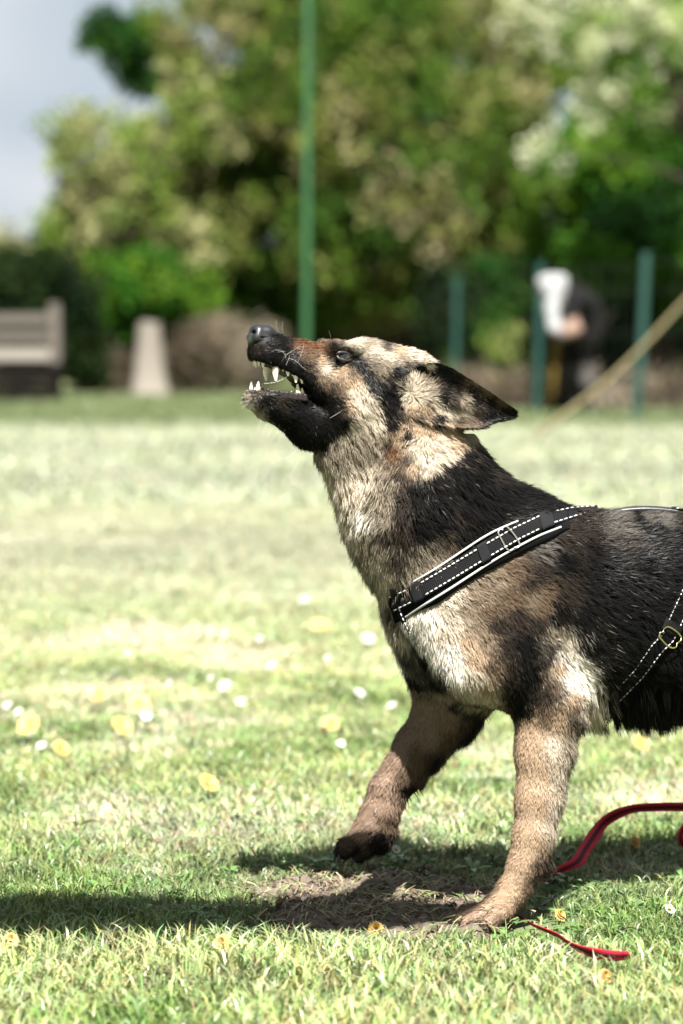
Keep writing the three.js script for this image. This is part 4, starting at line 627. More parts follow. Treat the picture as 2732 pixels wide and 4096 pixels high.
{
  const n = bodyP.length / 3, p = new Float32Array(n * 3), nr = new Float32Array(n * 3), c = new Float32Array(n * 3);
  for (let i = 0; i < n; i++) {
    const [u, v, t] = [bodyP[i * 3], bodyP[i * 3 + 1], bodyP[i * 3 + 2]]; p.set(DW(u, v, t), i * 3); nr.set(DNn(bodyN[i * 3], bodyN[i * 3 + 1], bodyN[i * 3 + 2]), i * 3);
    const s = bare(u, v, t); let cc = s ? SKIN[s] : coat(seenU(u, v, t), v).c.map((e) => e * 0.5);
    if (s === 1) { const w = noise(u * 0.9, v * 0.25, t * 0.3), pink = smooth(276, 266, u) * 0.5 + Math.exp(-(((u - 275) / 6) ** 2)) * 0.9; cc = [0.010 + 0.055 * pink * w + 0.006 * w, 0.006 + 0.02 * pink * w, 0.006 + 0.018 * pink * w]; }
    c.set(cc, i * 3);
  }
  const g = new THREE.BufferGeometry(); g.setAttribute('position', new THREE.BufferAttribute(p, 3)); g.setAttribute('normal', new THREE.BufferAttribute(nr, 3)); g.setAttribute('color', new THREE.BufferAttribute(c, 3)); g.setIndex(bodyI);
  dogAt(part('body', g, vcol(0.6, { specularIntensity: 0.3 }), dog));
}
// ---- where the harness lies: edges as they show from the side
const EDGE = {
  padUp: [[385, 593], [416.5, 579.8], [444.8, 564.4], [478, 541], [497, 529], [520, 519], [546, 508.5], [568, 505]], padLow: [[395, 624], [422, 610], [437.5, 603.6], [470, 581], [498, 565.6], [524, 552], [550, 540], [570, 527]],
  webUp: [[386, 596], [411, 586], [440, 569], [484, 542.5], [513, 526], [545, 511], [572, 506], [597, 505]], webLow: [[393, 614], [423, 599], [455, 580], [490.5, 558.5], [520, 541], [550, 526], [578, 516.5], [599, 510]],
  girth: [[694, 582], [679, 614], [668, 638], [656.8, 649], [638.5, 674.4], [618, 695.6], [600, 716]],
};
const onX = (e, x) => { for (let i = 0; i + 1 < e.length; i++) if (x >= e[i][0] && x <= e[i + 1][0]) return lerp(e[i][1], e[i + 1][1], (x - e[i][0]) / (e[i + 1][0] - e[i][0])); return null; };
function underStrap(u, v) {
  const a = onX(EDGE.padUp, u), b = onX(EDGE.padLow, u); if (a !== null && v > a + 3 && (b === null || v < b - 2)) return b !== null || u > 560 ? v < 530 || b !== null : v < 618;
  if (u > 394 && u < 432 && v > 600 && v < 668 && Math.abs((u - 402) * 0.83 - (v - 620) * 0.56 + 2) < 4) return true;
  for (let i = 0; i + 1 < EDGE.girth.length; i++) { const [p, q] = [EDGE.girth[i], EDGE.girth[i + 1]], dx = q[0] - p[0], dy = q[1] - p[1], h = clamp(((u - p[0]) * dx + (v - p[1]) * dy) / (dx * dx + dy * dy)); if (Math.hypot(u - p[0] - dx * h, v - p[1] - dy * h) < 7) return true; }
  return false;
}
// ---- fur: tapered curved hairs grown from the skin
{
  reseed(4242);
  const tris = bodyI.length / 3, cum = new Float64Array(tris); let sum = 0;
  const B = bodyP, N = bodyN;
  for (let f = 0; f < tris; f++) {
    const [a, b, c] = [bodyI[f * 3] * 3, bodyI[f * 3 + 1] * 3, bodyI[f * 3 + 2] * 3];
    const e1 = [B[b] - B[a], B[b + 1] - B[a + 1], B[b + 2] - B[a + 2]], e2 = [B[c] - B[a], B[c + 1] - B[a + 1], B[c + 2] - B[a + 2]];
    const area = 0.5 * Math.hypot(e1[1] * e2[2] - e1[2] * e2[1], e1[2] * e2[0] - e1[0] * e2[2], e1[0] * e2[1] - e1[1] * e2[0]);
    const u = (B[a] + B[b] + B[c]) / 3, v = (B[a + 1] + B[b + 1] + B[c + 1]) / 3, t = (B[a + 2] + B[b + 2] + B[c + 2]) / 3, nt = (N[a + 2] + N[b + 2] + N[c + 2]) / 3, nv = (N[a + 1] + N[b + 1] + N[c + 1]) / 3;
    let w = nt > -0.3 ? 1 : 0.16; if (u > 705) w *= 0.2; if (t < -20 && v < 680) w *= 0.4;
    const L = coat(seenU(u, v, t), v).len; w *= clamp(1.7 - L * 0.045, 0.8, 1.7); if (u < 460 && v < 470) w *= 1.35;
    sum += area * w; cum[f] = sum;
  }
  const H = 520000, verts = 7, P = new Float32Array(H * verts * 3), Nn = new Float32Array(H * verts * 3), C = new Float32Array(H * verts * 3), I = new Uint32Array(H * 15); let nv = 0, ni = 0;
  const nrm = (a) => { const l = Math.hypot(a[0], a[1], a[2]) || 1; return [a[0] / l, a[1] / l, a[2] / l]; };
  const cross = (a, b) => [a[1] * b[2] - a[2] * b[1], a[2] * b[0] - a[0] * b[2], a[0] * b[1] - a[1] * b[0]];
  for (let h = 0; h < H; h++) {
    const r = (h + R()) / H * sum; let lo = 0, hi = tris - 1; while (lo < hi) { const m = (lo + hi) >> 1; if (cum[m] < r) lo = m + 1; else hi = m; }
    let x = R(), y = R(); if (x + y > 1) { x = 1 - x; y = 1 - y; }
    const ids = [bodyI[lo * 3] * 3, bodyI[lo * 3 + 1] * 3, bodyI[lo * 3 + 2] * 3], wt = [1 - x - y, x, y], p = [0, 0, 0], n0 = [0, 0, 0];
    for (let k = 0; k < 3; k++) for (let j = 0; j < 3; j++) { p[j] += B[ids[k] + j] * wt[k]; n0[j] += N[ids[k] + j] * wt[k]; }
    const n = nrm(n0), [u, v, t] = p, kind = bodyKind[lo];
    const ua = seenU(u, v, t);   // under the ear shell
    if (bare(u, v, t)) continue;
    const wk = ua < 450 && v < 470 ? 0.45 : 1, wob = wk * 5 * (noise(u * 0.16, v * 0.16, t * 0.16) - 0.5) + wk * 3 * (noise(u * 0.5, v * 0.5, t * 0.5 + 9) - 0.5), q = coat(ua + wob * 1.4, v + wob, R()); if (t > 0 && underStrap(ua, v)) continue;
    let len = q.len * RR(0.55, 1.05); if (t > 0 && v > 912 && ua < 500) len = Math.min(len, 3.6); const ear = kind > 0; if (kind === 2) len = Math.min(len, 4);
    const fringe = n[1] > 0.35 && v > 680 && ua > 585 && ua < 900 ? 1 : 0, spike = v > 715 && v < 890 && n[0] > 0.45 ? 1 : 0; if (fringe) len = Math.max(len, 24) * RR(0.5, 1.05) * (0.35 + 1.15 * hash3(Math.floor(u / 8), Math.floor(v / 8), Math.floor(t / 8) + 33)); if (spike) len *= 1.35;
    const swirl = 1.15 * (noise(u * 0.055 + 3, v * 0.055, t * 0.05) - 0.5) + 0.9 * (noise(u * 0.17, v * 0.17 + 8, t * 0.15) - 0.5), sw = v > 712 ? swirl * 0.4 : swirl, ca = Math.cos(sw), sa = Math.sin(sw);
    let d = [q.x * ca - q.y * sa, q.x * sa + q.y * ca, 0]; const dn = d[0] * n[0] + d[1] * n[1]; d = nrm([d[0] - n[0] * dn, d[1] - n[1] * dn, -n[2] * dn]);
    const long = clamp((q.len - 5) / 12), lift = (spike ? 0.5 : ear ? 0.30 : 0.20 + 0.24 * long) * RR(0.5, 1.6), j = [G1() * 0.13, G1() * 0.13, G1() * 0.13];
    const d1 = nrm([d[0] * (1 - 0.6 * fringe) + n[0] * lift * 1.7 + j[0], d[1] + n[1] * lift * 1.7 + j[1] + 0.8 * fringe, d[2] + n[2] * lift * 1.7 + j[2]]), d2 = nrm([d[0] * (1 - 0.5 * fringe) + n[0] * lift * 0.55 + j[0] * 2, d[1] + n[1] * lift * 0.55 + j[1] * 2 + 0.08 * long + 0.9 * fringe, d[2] + n[2] * lift * 0.55 + j[2] * 2]);
    const cs = fringe ? 8 : lerp(2.6, 6.5, long), ci = Math.floor(u / cs), cj = Math.floor(v / cs), ck = Math.floor(t / cs), cc = [(ci + hash3(ci, cj, ck)) * cs, (cj + hash3(ci, cj, ck + 71)) * cs, (ck + hash3(ci, cj, ck + 143)) * cs];
    const wet = fringe || spike ? 0.93 : 0.42 + 0.3 * hash3(ci, cj, ck + 9);
    let mid = [0, 1, 2].map((k) => p[k] + d1[k] * len * 0.5), tip = [0, 1, 2].map((k) => mid[k] + d2[k] * len * 0.5);
    const ct = [0, 1, 2].map((k) => cc[k] + (d1[k] + d2[k]) * len * 0.5), off = Math.hypot(ct[0] - tip[0], ct[1] - tip[1], ct[2] - tip[2]);
    if (off < cs * 2.2) { tip = tip.map((e, k) => lerp(e, ct[k], wet)); mid = mid.map((e, k) => lerp(e, cc[k] + d1[k] * len * 0.5, wet * 0.4)); }
    const w0 = lerp(0.30, 0.46, long) * RR(0.7, 1.25), a0 = G1() * 0.7;
    const s0 = nrm(cross(d1, n)), up0 = cross(s0, d1), s1 = [0, 1, 2].map((k) => s0[k] * Math.cos(a0) + up0[k] * Math.sin(a0));
    const hn = nrm([0, 1, 2].map((k) => n[k] * 0.85 + cross(s1, d1)[k] * 0.55 + G1() * 0.1));
    const calm = v > 712 ? 0.45 : 1, tone = q.tone, jv = Math.exp(G1() * 0.22 * calm) * (1 - 0.18 * calm + 0.36 * calm * hash3(ci, cj, ck + 5)); let c0 = q.c.map((e) => e * jv);
    if ((tone === 'K' || tone === 'D') && R() < 0.004) c0 = [0.10, 0.085, 0.068].map((e) => e * jv);
    const tipK = (tone === 'G' || tone === 'T' || tone === 'B' || tone === 'C') && v < 715 && R() < 0.2 ? 0.28 : 1.12;
    const base = nv, short = len < 8.5, pts = short ? [p, mid, tip] : [p, [0, 1, 2].map((k) => lerp(p[k] + d1[k] * len * 0.28, mid[k] * 0.5 + p[k] * 0.5, 0.5)), mid, tip];
    pts.forEach((e, k) => {
      const f = short ? [1, 0.85, 0][k] : [1, 1, 0.8, 0][k], cK = short ? [0.55, 1, tipK][k] : [0.5, 0.85, 1.05, tipK][k], put = (s) => { const ww = DW(e[0] + s1[0] * w0 * s * f, e[1] + s1[1] * w0 * s * f, e[2] + s1[2] * w0 * s * f); P.set(ww, nv * 3); Nn.set(DNn(hn[0], hn[1], hn[2]), nv * 3); C[nv * 3] = c0[0] * cK; C[nv * 3 + 1] = c0[1] * cK; C[nv * 3 + 2] = c0[2] * cK; nv++; };  // hair roots darkened, painting occlusion deep in the coat
      if (k < pts.length - 1) { put(-1); put(1); } else put(0);
    });
    const a3 = base * 3, e1 = [P[a3 + 3] - P[a3], P[a3 + 4] - P[a3 + 1], P[a3 + 5] - P[a3 + 2]], e2 = [P[a3 + 9] - P[a3], P[a3 + 10] - P[a3 + 1], P[a3 + 11] - P[a3 + 2]], gn = cross(e1, e2), back = gn[0] * Nn[a3] + gn[1] * Nn[a3 + 1] + gn[2] * Nn[a3 + 2] < 0;   // the front faces away from the skin
    for (const T of short ? [[0, 1, 3], [0, 3, 2], [2, 3, 4]] : [[0, 1, 3], [0, 3, 2], [2, 3, 5], [2, 5, 4], [4, 5, 6]]) { I[ni++] = base + T[0]; I[ni++] = base + T[back ? 2 : 1]; I[ni++] = base + T[back ? 1 : 2]; }
  }
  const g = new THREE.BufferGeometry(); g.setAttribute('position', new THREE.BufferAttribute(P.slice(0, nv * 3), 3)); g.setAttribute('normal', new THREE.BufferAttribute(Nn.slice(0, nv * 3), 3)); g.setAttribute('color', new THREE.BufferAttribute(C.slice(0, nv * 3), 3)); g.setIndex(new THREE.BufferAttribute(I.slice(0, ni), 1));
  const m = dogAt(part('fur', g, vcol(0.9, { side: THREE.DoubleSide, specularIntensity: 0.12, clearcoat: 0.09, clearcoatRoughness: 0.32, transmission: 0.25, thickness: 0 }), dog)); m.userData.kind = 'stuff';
  console.log('hair verts', nv, 'tris', ni / 3);
}
// ---- wet locks that hang from the belly and stand off the backs of the legs
{
  reseed(808);
  const b = new MB(), lock = (p, d, len, w, c) => {
    const l = Math.hypot(...d), e = d.map((x) => x / l), bend = [G1() * 0.25, 0.35 + G1() * 0.15, G1() * 0.2], ids = [];
    for (let k = 0; k < 4; k++) { const s = k / 3, q = [0, 1, 2].map((j) => p[j] + (e[j] * s + bend[j] * s * s * 0.6) * len - (k ? 0 : e[j] * 2)), r = w * (1 - s) + 0.08; const row = []; for (let m = 0; m < 4; m++) { const a = m * 1.571; row.push(b.v(DW(q[0] + Math.cos(a) * r, q[1] + 0.2 * Math.sin(a) * r, q[2] + Math.sin(a) * r), null, c)); } ids.push(row); }
    for (let k = 0; k < 3; k++) for (let m = 0; m < 4; m++) { const n = (m + 1) % 4; b.q(ids[k][m], ids[k + 1][m], ids[k + 1][n], ids[k][n]); }
  };
  const cK = () => { const k = RR(0.6, 1.6); return [0.007 * k, 0.006 * k, 0.0045 * k]; }, cB = () => { const k = RR(0.5, 1.4); return [0.04 * k, 0.027 * k, 0.017 * k]; };
  for (let k = 0; k < 240; k++) { const u = RR(588, 715), t = RR(-34, 42); let v = 765; while (v > 640 && fDog(u, v, t) > 0) v -= 0.7; if (v < 660 || (t > 25 && u < 592)) continue; lock([u, v, t], [0.15 + G1() * 0.35, 1, G1() * 0.25], RR(7, 21) * (0.6 + 0.7 * noise(u * 0.12, 3)), RR(0.5, 1.3), cK()); }
  for (let k = 0; k < 90; k++) { const v = RR(716, 862), t = RR(40, 56); let u = 600; while (u > 470 && fDog(u, v, t) > 0) u -= 0.7; lock([u - 0.5, v, t], [0.55 + 0.3 * R(), 0.8, G1() * 0.3], RR(4, 9.5) * smooth(880, 760, v) + 3, RR(0.4, 0.9), cB()); }
  for (let k = 0; k < 80; k++) { const v = RR(690, 806), t = RR(-62, -46); let u = 540; while (u > 380 && fDog(u, v, t) > 0) u -= 0.7; lock([u - 0.5, v, t], [0.35 + 0.35 * R(), 0.85, G1() * 0.3], RR(4, 11), RR(0.5, 1.0), cB()); }
  const m = dogAt(part('wet_locks', b.geo(), vcol(0.7, { specularIntensity: 0.3, side: THREE.DoubleSide }), dog)); m.userData.kind = 'stuff';
}
// ---- nose, eyes, teeth, claws, whiskers
function dogNet(list, k, lo, hi, h, cut) {
  const f0 = blend(list, k), f = cut ? (x, y, z) => smax(f0(x, y, z), -cut(x, y, z), 1.5) : f0, net = surfaceNet(f, lo, hi, h), g = new THREE.BufferGeometry(), p = [], n = [];
  for (let i = 0; i < net.pos.length; i += 3) { p.push(...DW(net.pos[i], net.pos[i + 1], net.pos[i + 2])); n.push(...DNn(net.nor[i], net.nor[i + 1], net.nor[i + 2])); }
  g.setAttribute('position', new THREE.Float32BufferAttribute(p, 3)); g.setAttribute('normal', new THREE.Float32BufferAttribute(n, 3)); const ix = net.idx.slice(); for (let i = 0; i < ix.length; i += 3) { const s = ix[i]; ix[i] = ix[i + 1]; ix[i + 1] = s; } g.setIndex(ix); return g;
}
{
  const slot = blend([seg([252, 333, 6.5], [257, 337.5, 10], 2.6, 2.0, 1), seg([257, 337.5, 10], [265, 339, 13.5], 1.6, 0.6, 1), seg([252, 333, -6.5], [257, 337.5, -10], 2.6, 2, 1), seg([246, 336, 0], [250, 348, 0], 1.0, 0.8, 0.6)], 1.5);
  const m = new THREE.CanvasTexture(document.createElement('canvas')); m.image.width = m.image.height = 8;
  dogAt(part('nose', dogNet([seg([257.5, 332, 0], [266, 333, 0], 8.2, 7.6, 1.35), seg([266, 333, 0], [280, 337, 0], 7.4, 3.5, 1.3), seg([255, 338, 7], [262, 340, 9], 6, 4.5, 1), seg([255, 338, -7], [262, 340, -9], 6, 4.5, 1), seg([254, 342, 0], [256, 348, 0], 5.5, 4, 1.2)], 4, [240, 316, -26], [290, 358, 26], 0.8, slot), std([0.007, 0.007, 0.008], 0.55, { specularIntensity: 0.5, clearcoat: 0.3, clearcoatRoughness: 0.22 }), dog));
}
{
  for (const s of [1, -1]) {
    const st = surfT(344, 356.6, 60), tt = (st ?? 26) * s, w = V3(DS(344.2, 356.8, tt + 3.0 * s));
    const e = new THREE.Group(); e.name = 'eye'; e.position.copy(w).sub(dog.position); dog.add(e);
    const k = 1 / UM, look = V3(DN(-0.28, -0.25, 0.9 * s)).normalize(), ball = new THREE.SphereGeometry(5.6 * k, 24, 18), pp = ball.attributes.position, cc = [];
    for (let i = 0; i < pp.count; i++) { const d = new THREE.Vector3().fromBufferAttribute(pp, i).normalize().dot(look); cc.push(...(d > 0.86 ? [0.004, 0.004, 0.005] : d > 0.42 ? [0.03, 0.018, 0.011] : d > 0.34 ? [0.015, 0.012, 0.012] : [0.34, 0.34, 0.37])); }
    ball.setAttribute('color', new THREE.Float32BufferAttribute(cc, 3));
    const bm = new THREE.Mesh(ball, vcol(0.12, { clearcoat: 1, clearcoatRoughness: 0.03 })); bm.name = 'eyeball'; e.add(bm);
    const lid = (a0, a1, drop) => { const pts = []; for (let j = 0; j <= 10; j++) { const a = lerp(a0, a1, j / 10); pts.push(V3(DS(344.2 + Math.cos(a) * 5.9 + (Math.cos(a) < 0 ? -1.2 : 0.8), 356.8 - Math.sin(a) * 4.2 * drop + Math.cos(a) * 1.6, tt + (3.0 + 3.8 * Math.sin(Math.abs(a))) * s)).sub(w)); } return tube(pts, [1.2 * k, 1.7 * k, 1.2 * k], 7); };
    const lm = std([0.011, 0.009, 0.009], 0.45);
    for (const [nm, a0, a1, dr] of [['upper_lid', 0, Math.PI, 1], ['lower_lid', 0, -Math.PI, 0.85]]) { const g = new THREE.Mesh(lid(a0, a1, dr), lm); g.name = nm; e.add(g); }
  }
}
{
  const enamel = std([0.74, 0.66, 0.52], 0.28, { clearcoat: 0.4 }), up = (a, b, r, bend = 0, flat = 1) => { const m = [lerp(a[0], b[0], 0.5) + bend, lerp(a[1], b[1], 0.5), lerp(a[2], b[2], 0.5)]; dogAt(part('tooth', tube([DS(...a), DS(...m), DS(...b)], [r, r * 0.86, r * 0.25].map((e) => e / UM), 9), enamel, dog)); };
  for (const s of [1, -1]) {
    const k = s > 0;
    up([278, 363, 13 * s], [276, 381, 13.5 * s], 3.6, -1.6);                                           // upper canines
    up([257, 356, 2.5 * s], [256, 365, 2.8 * s], 1.9, -0.6); up([260, 357, 6 * s], [259, 366, 6.3 * s], 2.0, -0.6); up([264.5, 358, 9.5 * s], [263, 367.5, 9.8 * s], 2.3, -0.6);
    up([259, 394, 8.5 * s], [258.5, 381.5, 9.5 * s], 2.7, -0.8);                                       // lower canines
    if (!k) continue;
    up([283, 367, 15 * s], [283, 371.5, 15 * s], 1.6); up([289, 367, 16.5 * s], [288, 376, 16.5 * s], 2.7, -0.4); up([293, 369, 16.5 * s], [292.5, 376, 16.5 * s], 2);
    up([297, 370, 17.5 * s], [296, 382.5, 17.5 * s], 3.2, -0.4); up([302, 374, 18 * s], [302, 383.5, 18 * s], 2.8, 0.2);
    up([299, 399, 13 * s], [297.5, 384, 13 * s], 2.9, -0.3); up([303, 399, 13 * s], [302, 388, 13 * s], 2.4, 0); up([292, 398, 13 * s], [291.5, 391, 13 * s], 2, 0); up([255, 394, 3 * s], [254.5, 387.5, 3 * s], 1.3, 0);
  }
  const flesh = std([0.016, 0.006, 0.0055], 0.5, { clearcoat: 0.15, clearcoatRoughness: 0.25 });
  dogAt(part('tongue', dogNet([seg([270, 397.5, 0], [292, 400, 0], 3.5, 4.5, 2.2), seg([292, 400, 0], [308, 398, 0], 4.5, 7, 1.7)], 3, [262, 380, -24], [326, 408, 24], 1.1), flesh, dog));
  const gum = std([0.045, 0.018, 0.016], 0.4, { clearcoat: 0.25, clearcoatRoughness: 0.25 });
  const lip = []; for (let k = 0; k <= 26; k++) { const s = k / 26; lip.push(near([lerp(272, 306, s), 391.2 + 4.6 * s + 1.1 * Math.sin(k * 2.4), lerp(14.5, 20.5, s)], [lerp(272, 306, s) + 0.4, 396 + 4.2 * s, lerp(15, 21, s)], 1.25 + 0.35 * Math.sin(k * 1.7), 1.5, 1)); }
  lip.push(near([268, 391, 13], [276, 398, 15], 2.6, 3.0, 0.8), near([276, 400, 15.5], [284, 404, 17], 2.4, 1.5, 0.6));
  dogAt(part('lower_lip', dogNet(lip, 1.6, [258, 384, 6], [314, 412, 27], 0.7), std([0.010, 0.0055, 0.005], 0.5, { specularIntensity: 0.4 }), dog));
  const ug = []; for (let k = 0; k <= 14; k++) { const s = k / 14; ug.push(near([lerp(256, 300, s), lerp(358, 374, s * s * 0.5 + s * 0.5), lerp(5, 16, Math.sqrt(s))], [lerp(256, 300, s) + 1, lerp(358, 374, s * s * 0.5 + s * 0.5), lerp(5, 16, Math.sqrt(s))], 2.6, 2.6, 1)); }
  dogAt(part('gums', dogNet(ug, 2, [248, 350, -2], [308, 384, 24], 0.9), gum, dog));
  const claw = std([0.016, 0.014, 0.014], 0.4);
  for (const [a, m, b] of [[[459, 926, 24], [454, 929, 24], [449, 936, 23]], [[454, 925, 40], [449, 928, 40], [444, 936, 40]], [[467, 930, 59], [462, 933, 60], [458, 940, 61]], [[488, 931, 73], [484, 934, 75], [481, 941, 76]], [[345, 851, -36], [340, 855, -35], [337, 864, -35]], [[341, 850, -49], [336, 854, -48], [334, 862, -48]], [[350, 852, -64], [345, 857, -64], [343, 864, -64]], [[359, 856, -38], [354, 860, -37], [351, 866, -37]], [[378, 808, -41], [374, 815, -39], [375, 822, -39]]]) dogAt(part('claw', tube([DA(...a), DA(...m), DA(...b)], [2.6, 2.0, 0.6].map((e) => e / UM), 7), claw, dog));
  const hair = [], fine = 0.10 / UM, whisk = (...p) => hair.push(tube(p.map((e) => DA(...e)), [fine, fine * 0.9, fine * 0.5], 4, false));
  whisk([268, 354, 15], [276, 350, 24], [286, 352, 34]); whisk([275, 353, 16], [283, 352, 26], [287, 360, 30]); whisk([282, 356, 17], [291, 352, 26], [302, 344, 32]); whisk([304, 344, 26], [302, 352, 25], [298, 362, 23]); whisk([280, 366, 16], [284, 358, 24], [292, 350, 28]); whisk([286, 358, 18], [294, 360, 28], [306, 370, 36]); whisk([290, 352, 17], [289, 358, 22], [286, 365, 24]);
  whisk([283, 333, 4], [282, 326, 5], [283, 321, 5]); whisk([277, 330, 4], [276, 324, 5], [276.5, 320, 5]); whisk([331, 339, 15], [330, 334, 18], [329, 331, 19]);
  whisk([249, 400, 5], [243, 402, 9], [239, 404, 12]); whisk([249, 404, 4], [244, 406, 8], [241, 409, 12]); whisk([250, 397, 6], [244, 397, 9], [241, 398, 12]);
  for (let k = 0; k < 5; k++) whisk([262 + k * 6, 414 + k * 2, 6], [260 + k * 6, 424 + k * 2, 8], [257 + k * 5, 432 + k * 3, 10]);
  whisk([299, 446, 3], [290, 456, 4], [272, 462, 5]); whisk([303, 446, 4], [300, 456, 5], [290, 478, 6]); whisk([350, 402, 30], [340, 412, 38], [330, 418, 42]);
  const wm = dogAt(part('whiskers', mergeGeometries(hair), std([0.45, 0.42, 0.38], 0.4), dog)); wm.userData.kind = 'stuff';
  dogAt(part('saliva', tube([DA(264, 383.5, 9), DA(274, 382.5, 12), DA(285, 378, 15), DA(290, 374, 17)], [0.12 / UM], 5, false), std([0.6, 0.6, 0.6], 0.15), dog));
}
// ---------------------------------------------------------------- harness
const harness = thing('dog_harness', DW(500, 560, 60), 'black padded dog harness with white dotted stitching and metal buckles', 'harness');
const hAt = (m) => { m.position.set(-harness.position.x, -harness.position.y, -harness.position.z); return m; };
const smoothRow = (a, n) => { for (let k = 0; k < n; k++) a = a.map((e, i) => (a[Math.max(0, i - 1)] + 2 * e + a[Math.min(a.length - 1, i + 1)]) / 4); return a; };
const tCache = new Map();
function outT(u, v) { const k = Math.round(u * 2) * 8192 + Math.round(v * 2); if (!tCache.has(k)) tCache.set(k, surfT(u, v, 110)); return tCache.get(k); }
const along = (e, s) => { const L = []; let sum = 0; for (let i = 0; i + 1 < e.length; i++) { const l = Math.hypot(e[i + 1][0] - e[i][0], e[i + 1][1] - e[i][1]); L.push(l); sum += l; } let d = s * sum; for (let i = 0; i < L.length; i++) { if (d <= L[i] || i === L.length - 1) { const k = Math.min(1, d / L[i]); return [lerp(e[i][0], e[i + 1][0], k), lerp(e[i][1], e[i + 1][1], k)]; } d -= L[i]; } };
// a strap between two edges, o units out from the skin, h thick; s0..s1 of its length, q0..q1 of its width
function strapAt(up, low, s, q) { const a = along(up, s), b = along(low, s); return [lerp(a[0], b[0], q), lerp(a[1], b[1], q)]; }
function sheetT(up, low, n, m) {
  const T = []; for (let i = 0; i <= n; i++) { const row = []; for (let j = 0; j <= m; j++) { const p = strapAt(up, low, i / n, j / m); row.push(outT(p[0], p[1])); } T.push(row); }
  for (let j = 0; j <= m; j++) { let last = null; for (let i = 0; i <= n; i++) { if (T[i][j] === null) T[i][j] = last === null ? null : last - 4; last = T[i][j]; } last = null; for (let i = n; i >= 0; i--) { if (T[i][j] === null) T[i][j] = last === null ? 0 : last - 4; last = T[i][j]; } const c = smoothRow(T.map((r) => r[j]), 6); c.forEach((e, i) => { T[i][j] = Math.max(e, T[i][j] - 2); }); }
  return T;
}
const sample = (T, s, q) => { const n = T.length - 1, m = T[0].length - 1, x = clamp(s) * n, y = clamp(q) * m, i = Math.min(n - 1, Math.floor(x)), j = Math.min(m - 1, Math.floor(y)), a = x - i, b = y - j; return lerp(lerp(T[i][j], T[i + 1][j], a), lerp(T[i][j + 1], T[i + 1][j + 1], a), b); };
function strapGeo(up, low, T, o, h, s0 = 0, s1 = 1, q0 = 0, q1 = 1, n = 70, m = 6, far = false, puff = 0) {
  const b = new MB(), id = [], sg = far ? -1 : 1;
  for (let i = 0; i <= n; i++) { const row = []; for (let j = 0; j <= m + 2; j++) {
    const s = lerp(s0, s1, i / n), edge = j === 0 || j === m + 2, q = lerp(q0, q1, clamp((j - 1) / m)), p = strapAt(up, low, s, q), t = sample(T, s, q) + o + (edge ? -2 : h + puff * Math.sin(Math.PI * clamp((j - 1) / m)));
    row.push(b.v(DW(p[0] - t * SN, p[1], t * sg), null, [1, 1, 1]));
  } id.push(row); }
  for (let i = 0; i < n; i++) for (let j = 0; j < m + 2; j++) { const q = [id[i][j], id[i + 1][j], id[i + 1][j + 1], id[i][j + 1]]; if (!far) q.reverse(); b.q(...q); }
  b.c = []; return b.geo();
}
const webCanvas = document.createElement('canvas'); webCanvas.width = webCanvas.height = 64; { const x = webCanvas.getContext('2d'); for (let j = 0; j < 64; j++) for (let i = 0; i < 64; i++) { const w = Math.floor(120 + 100 * Math.abs(Math.sin(i * 0.39)) * (0.6 + 0.4 * Math.sin(j * 0.79 + (i >> 3)))); x.fillStyle = `rgb(${w},${w},${w})`; x.fillRect(i, j, 1, 1); } }
const padMat = std([0.004, 0.004, 0.0045], 0.9, { specularIntensity: 0.08 }), webMat = std([0.006, 0.006, 0.0065], 0.85, { specularIntensity: 0.12 }), loopMat = std([0.011, 0.011, 0.012], 0.85, { specularIntensity: 0.12 }), threadMat = std([0.42, 0.42, 0.41], 0.6), pipeMat = std([0.30, 0.30, 0.29], 0.5), steel = std([0.52, 0.50, 0.46], 0.28, { metalness: 0.9 }), brass = std([0.33, 0.30, 0.14], 0.32, { metalness: 0.85 });
const ribs = (up, low, T, o, s0, s1, n) => { const g = []; for (let k = 0; k < n; k++) { const s = lerp(s0, s1, (k + 0.5) / n), pts = []; for (let j = 0; j <= 4; j++) { const q = 0.16 + 0.68 * j / 4, p = strapAt(up, low, s, q), t = sample(T, s, q) + o; pts.push(DW(p[0] - t * SN, p[1], t)); } g.push(tube(pts, [0.42 / UM], 4, false)); } return mergeGeometries(g); };
function stitches(line, T, up, low, q, o, pitch = 5.1, long = 3.3, thick = 0.85, skip = []) {
  let L = 0; const N = 200, P = []; for (let i = 0; i <= N; i++) { const p = strapAt(up, low, i / N, q); if (i) L += Math.hypot(p[0] - P[i - 1][0], p[1] - P[i - 1][1]); P.push(p); }
  const g = []; for (let d = 2; d < L - 3; d += pitch) { const s = d / L; if (skip.some(([a, b]) => s > a && s < b)) continue; const pts = [0, 0.5, 1].map((e) => { const ss = (d + long * e) / L, p = strapAt(up, low, ss, q), t = sample(T, ss, q) + o + (e === 0.5 ? 0.45 : 0); return DW(p[0] - t * SN, p[1], t); }); g.push(tube(pts, [thick * 0.55, thick, thick * 0.55].map((e) => e / UM), 6)); }
  return g;
}
const lineTube = (pts, r, T, o) => tube(pts.map(([u, v]) => { const t = (outT(u, v) ?? 4) + o; return DW(u - t * SN, v, t); }), [r / UM], 6);
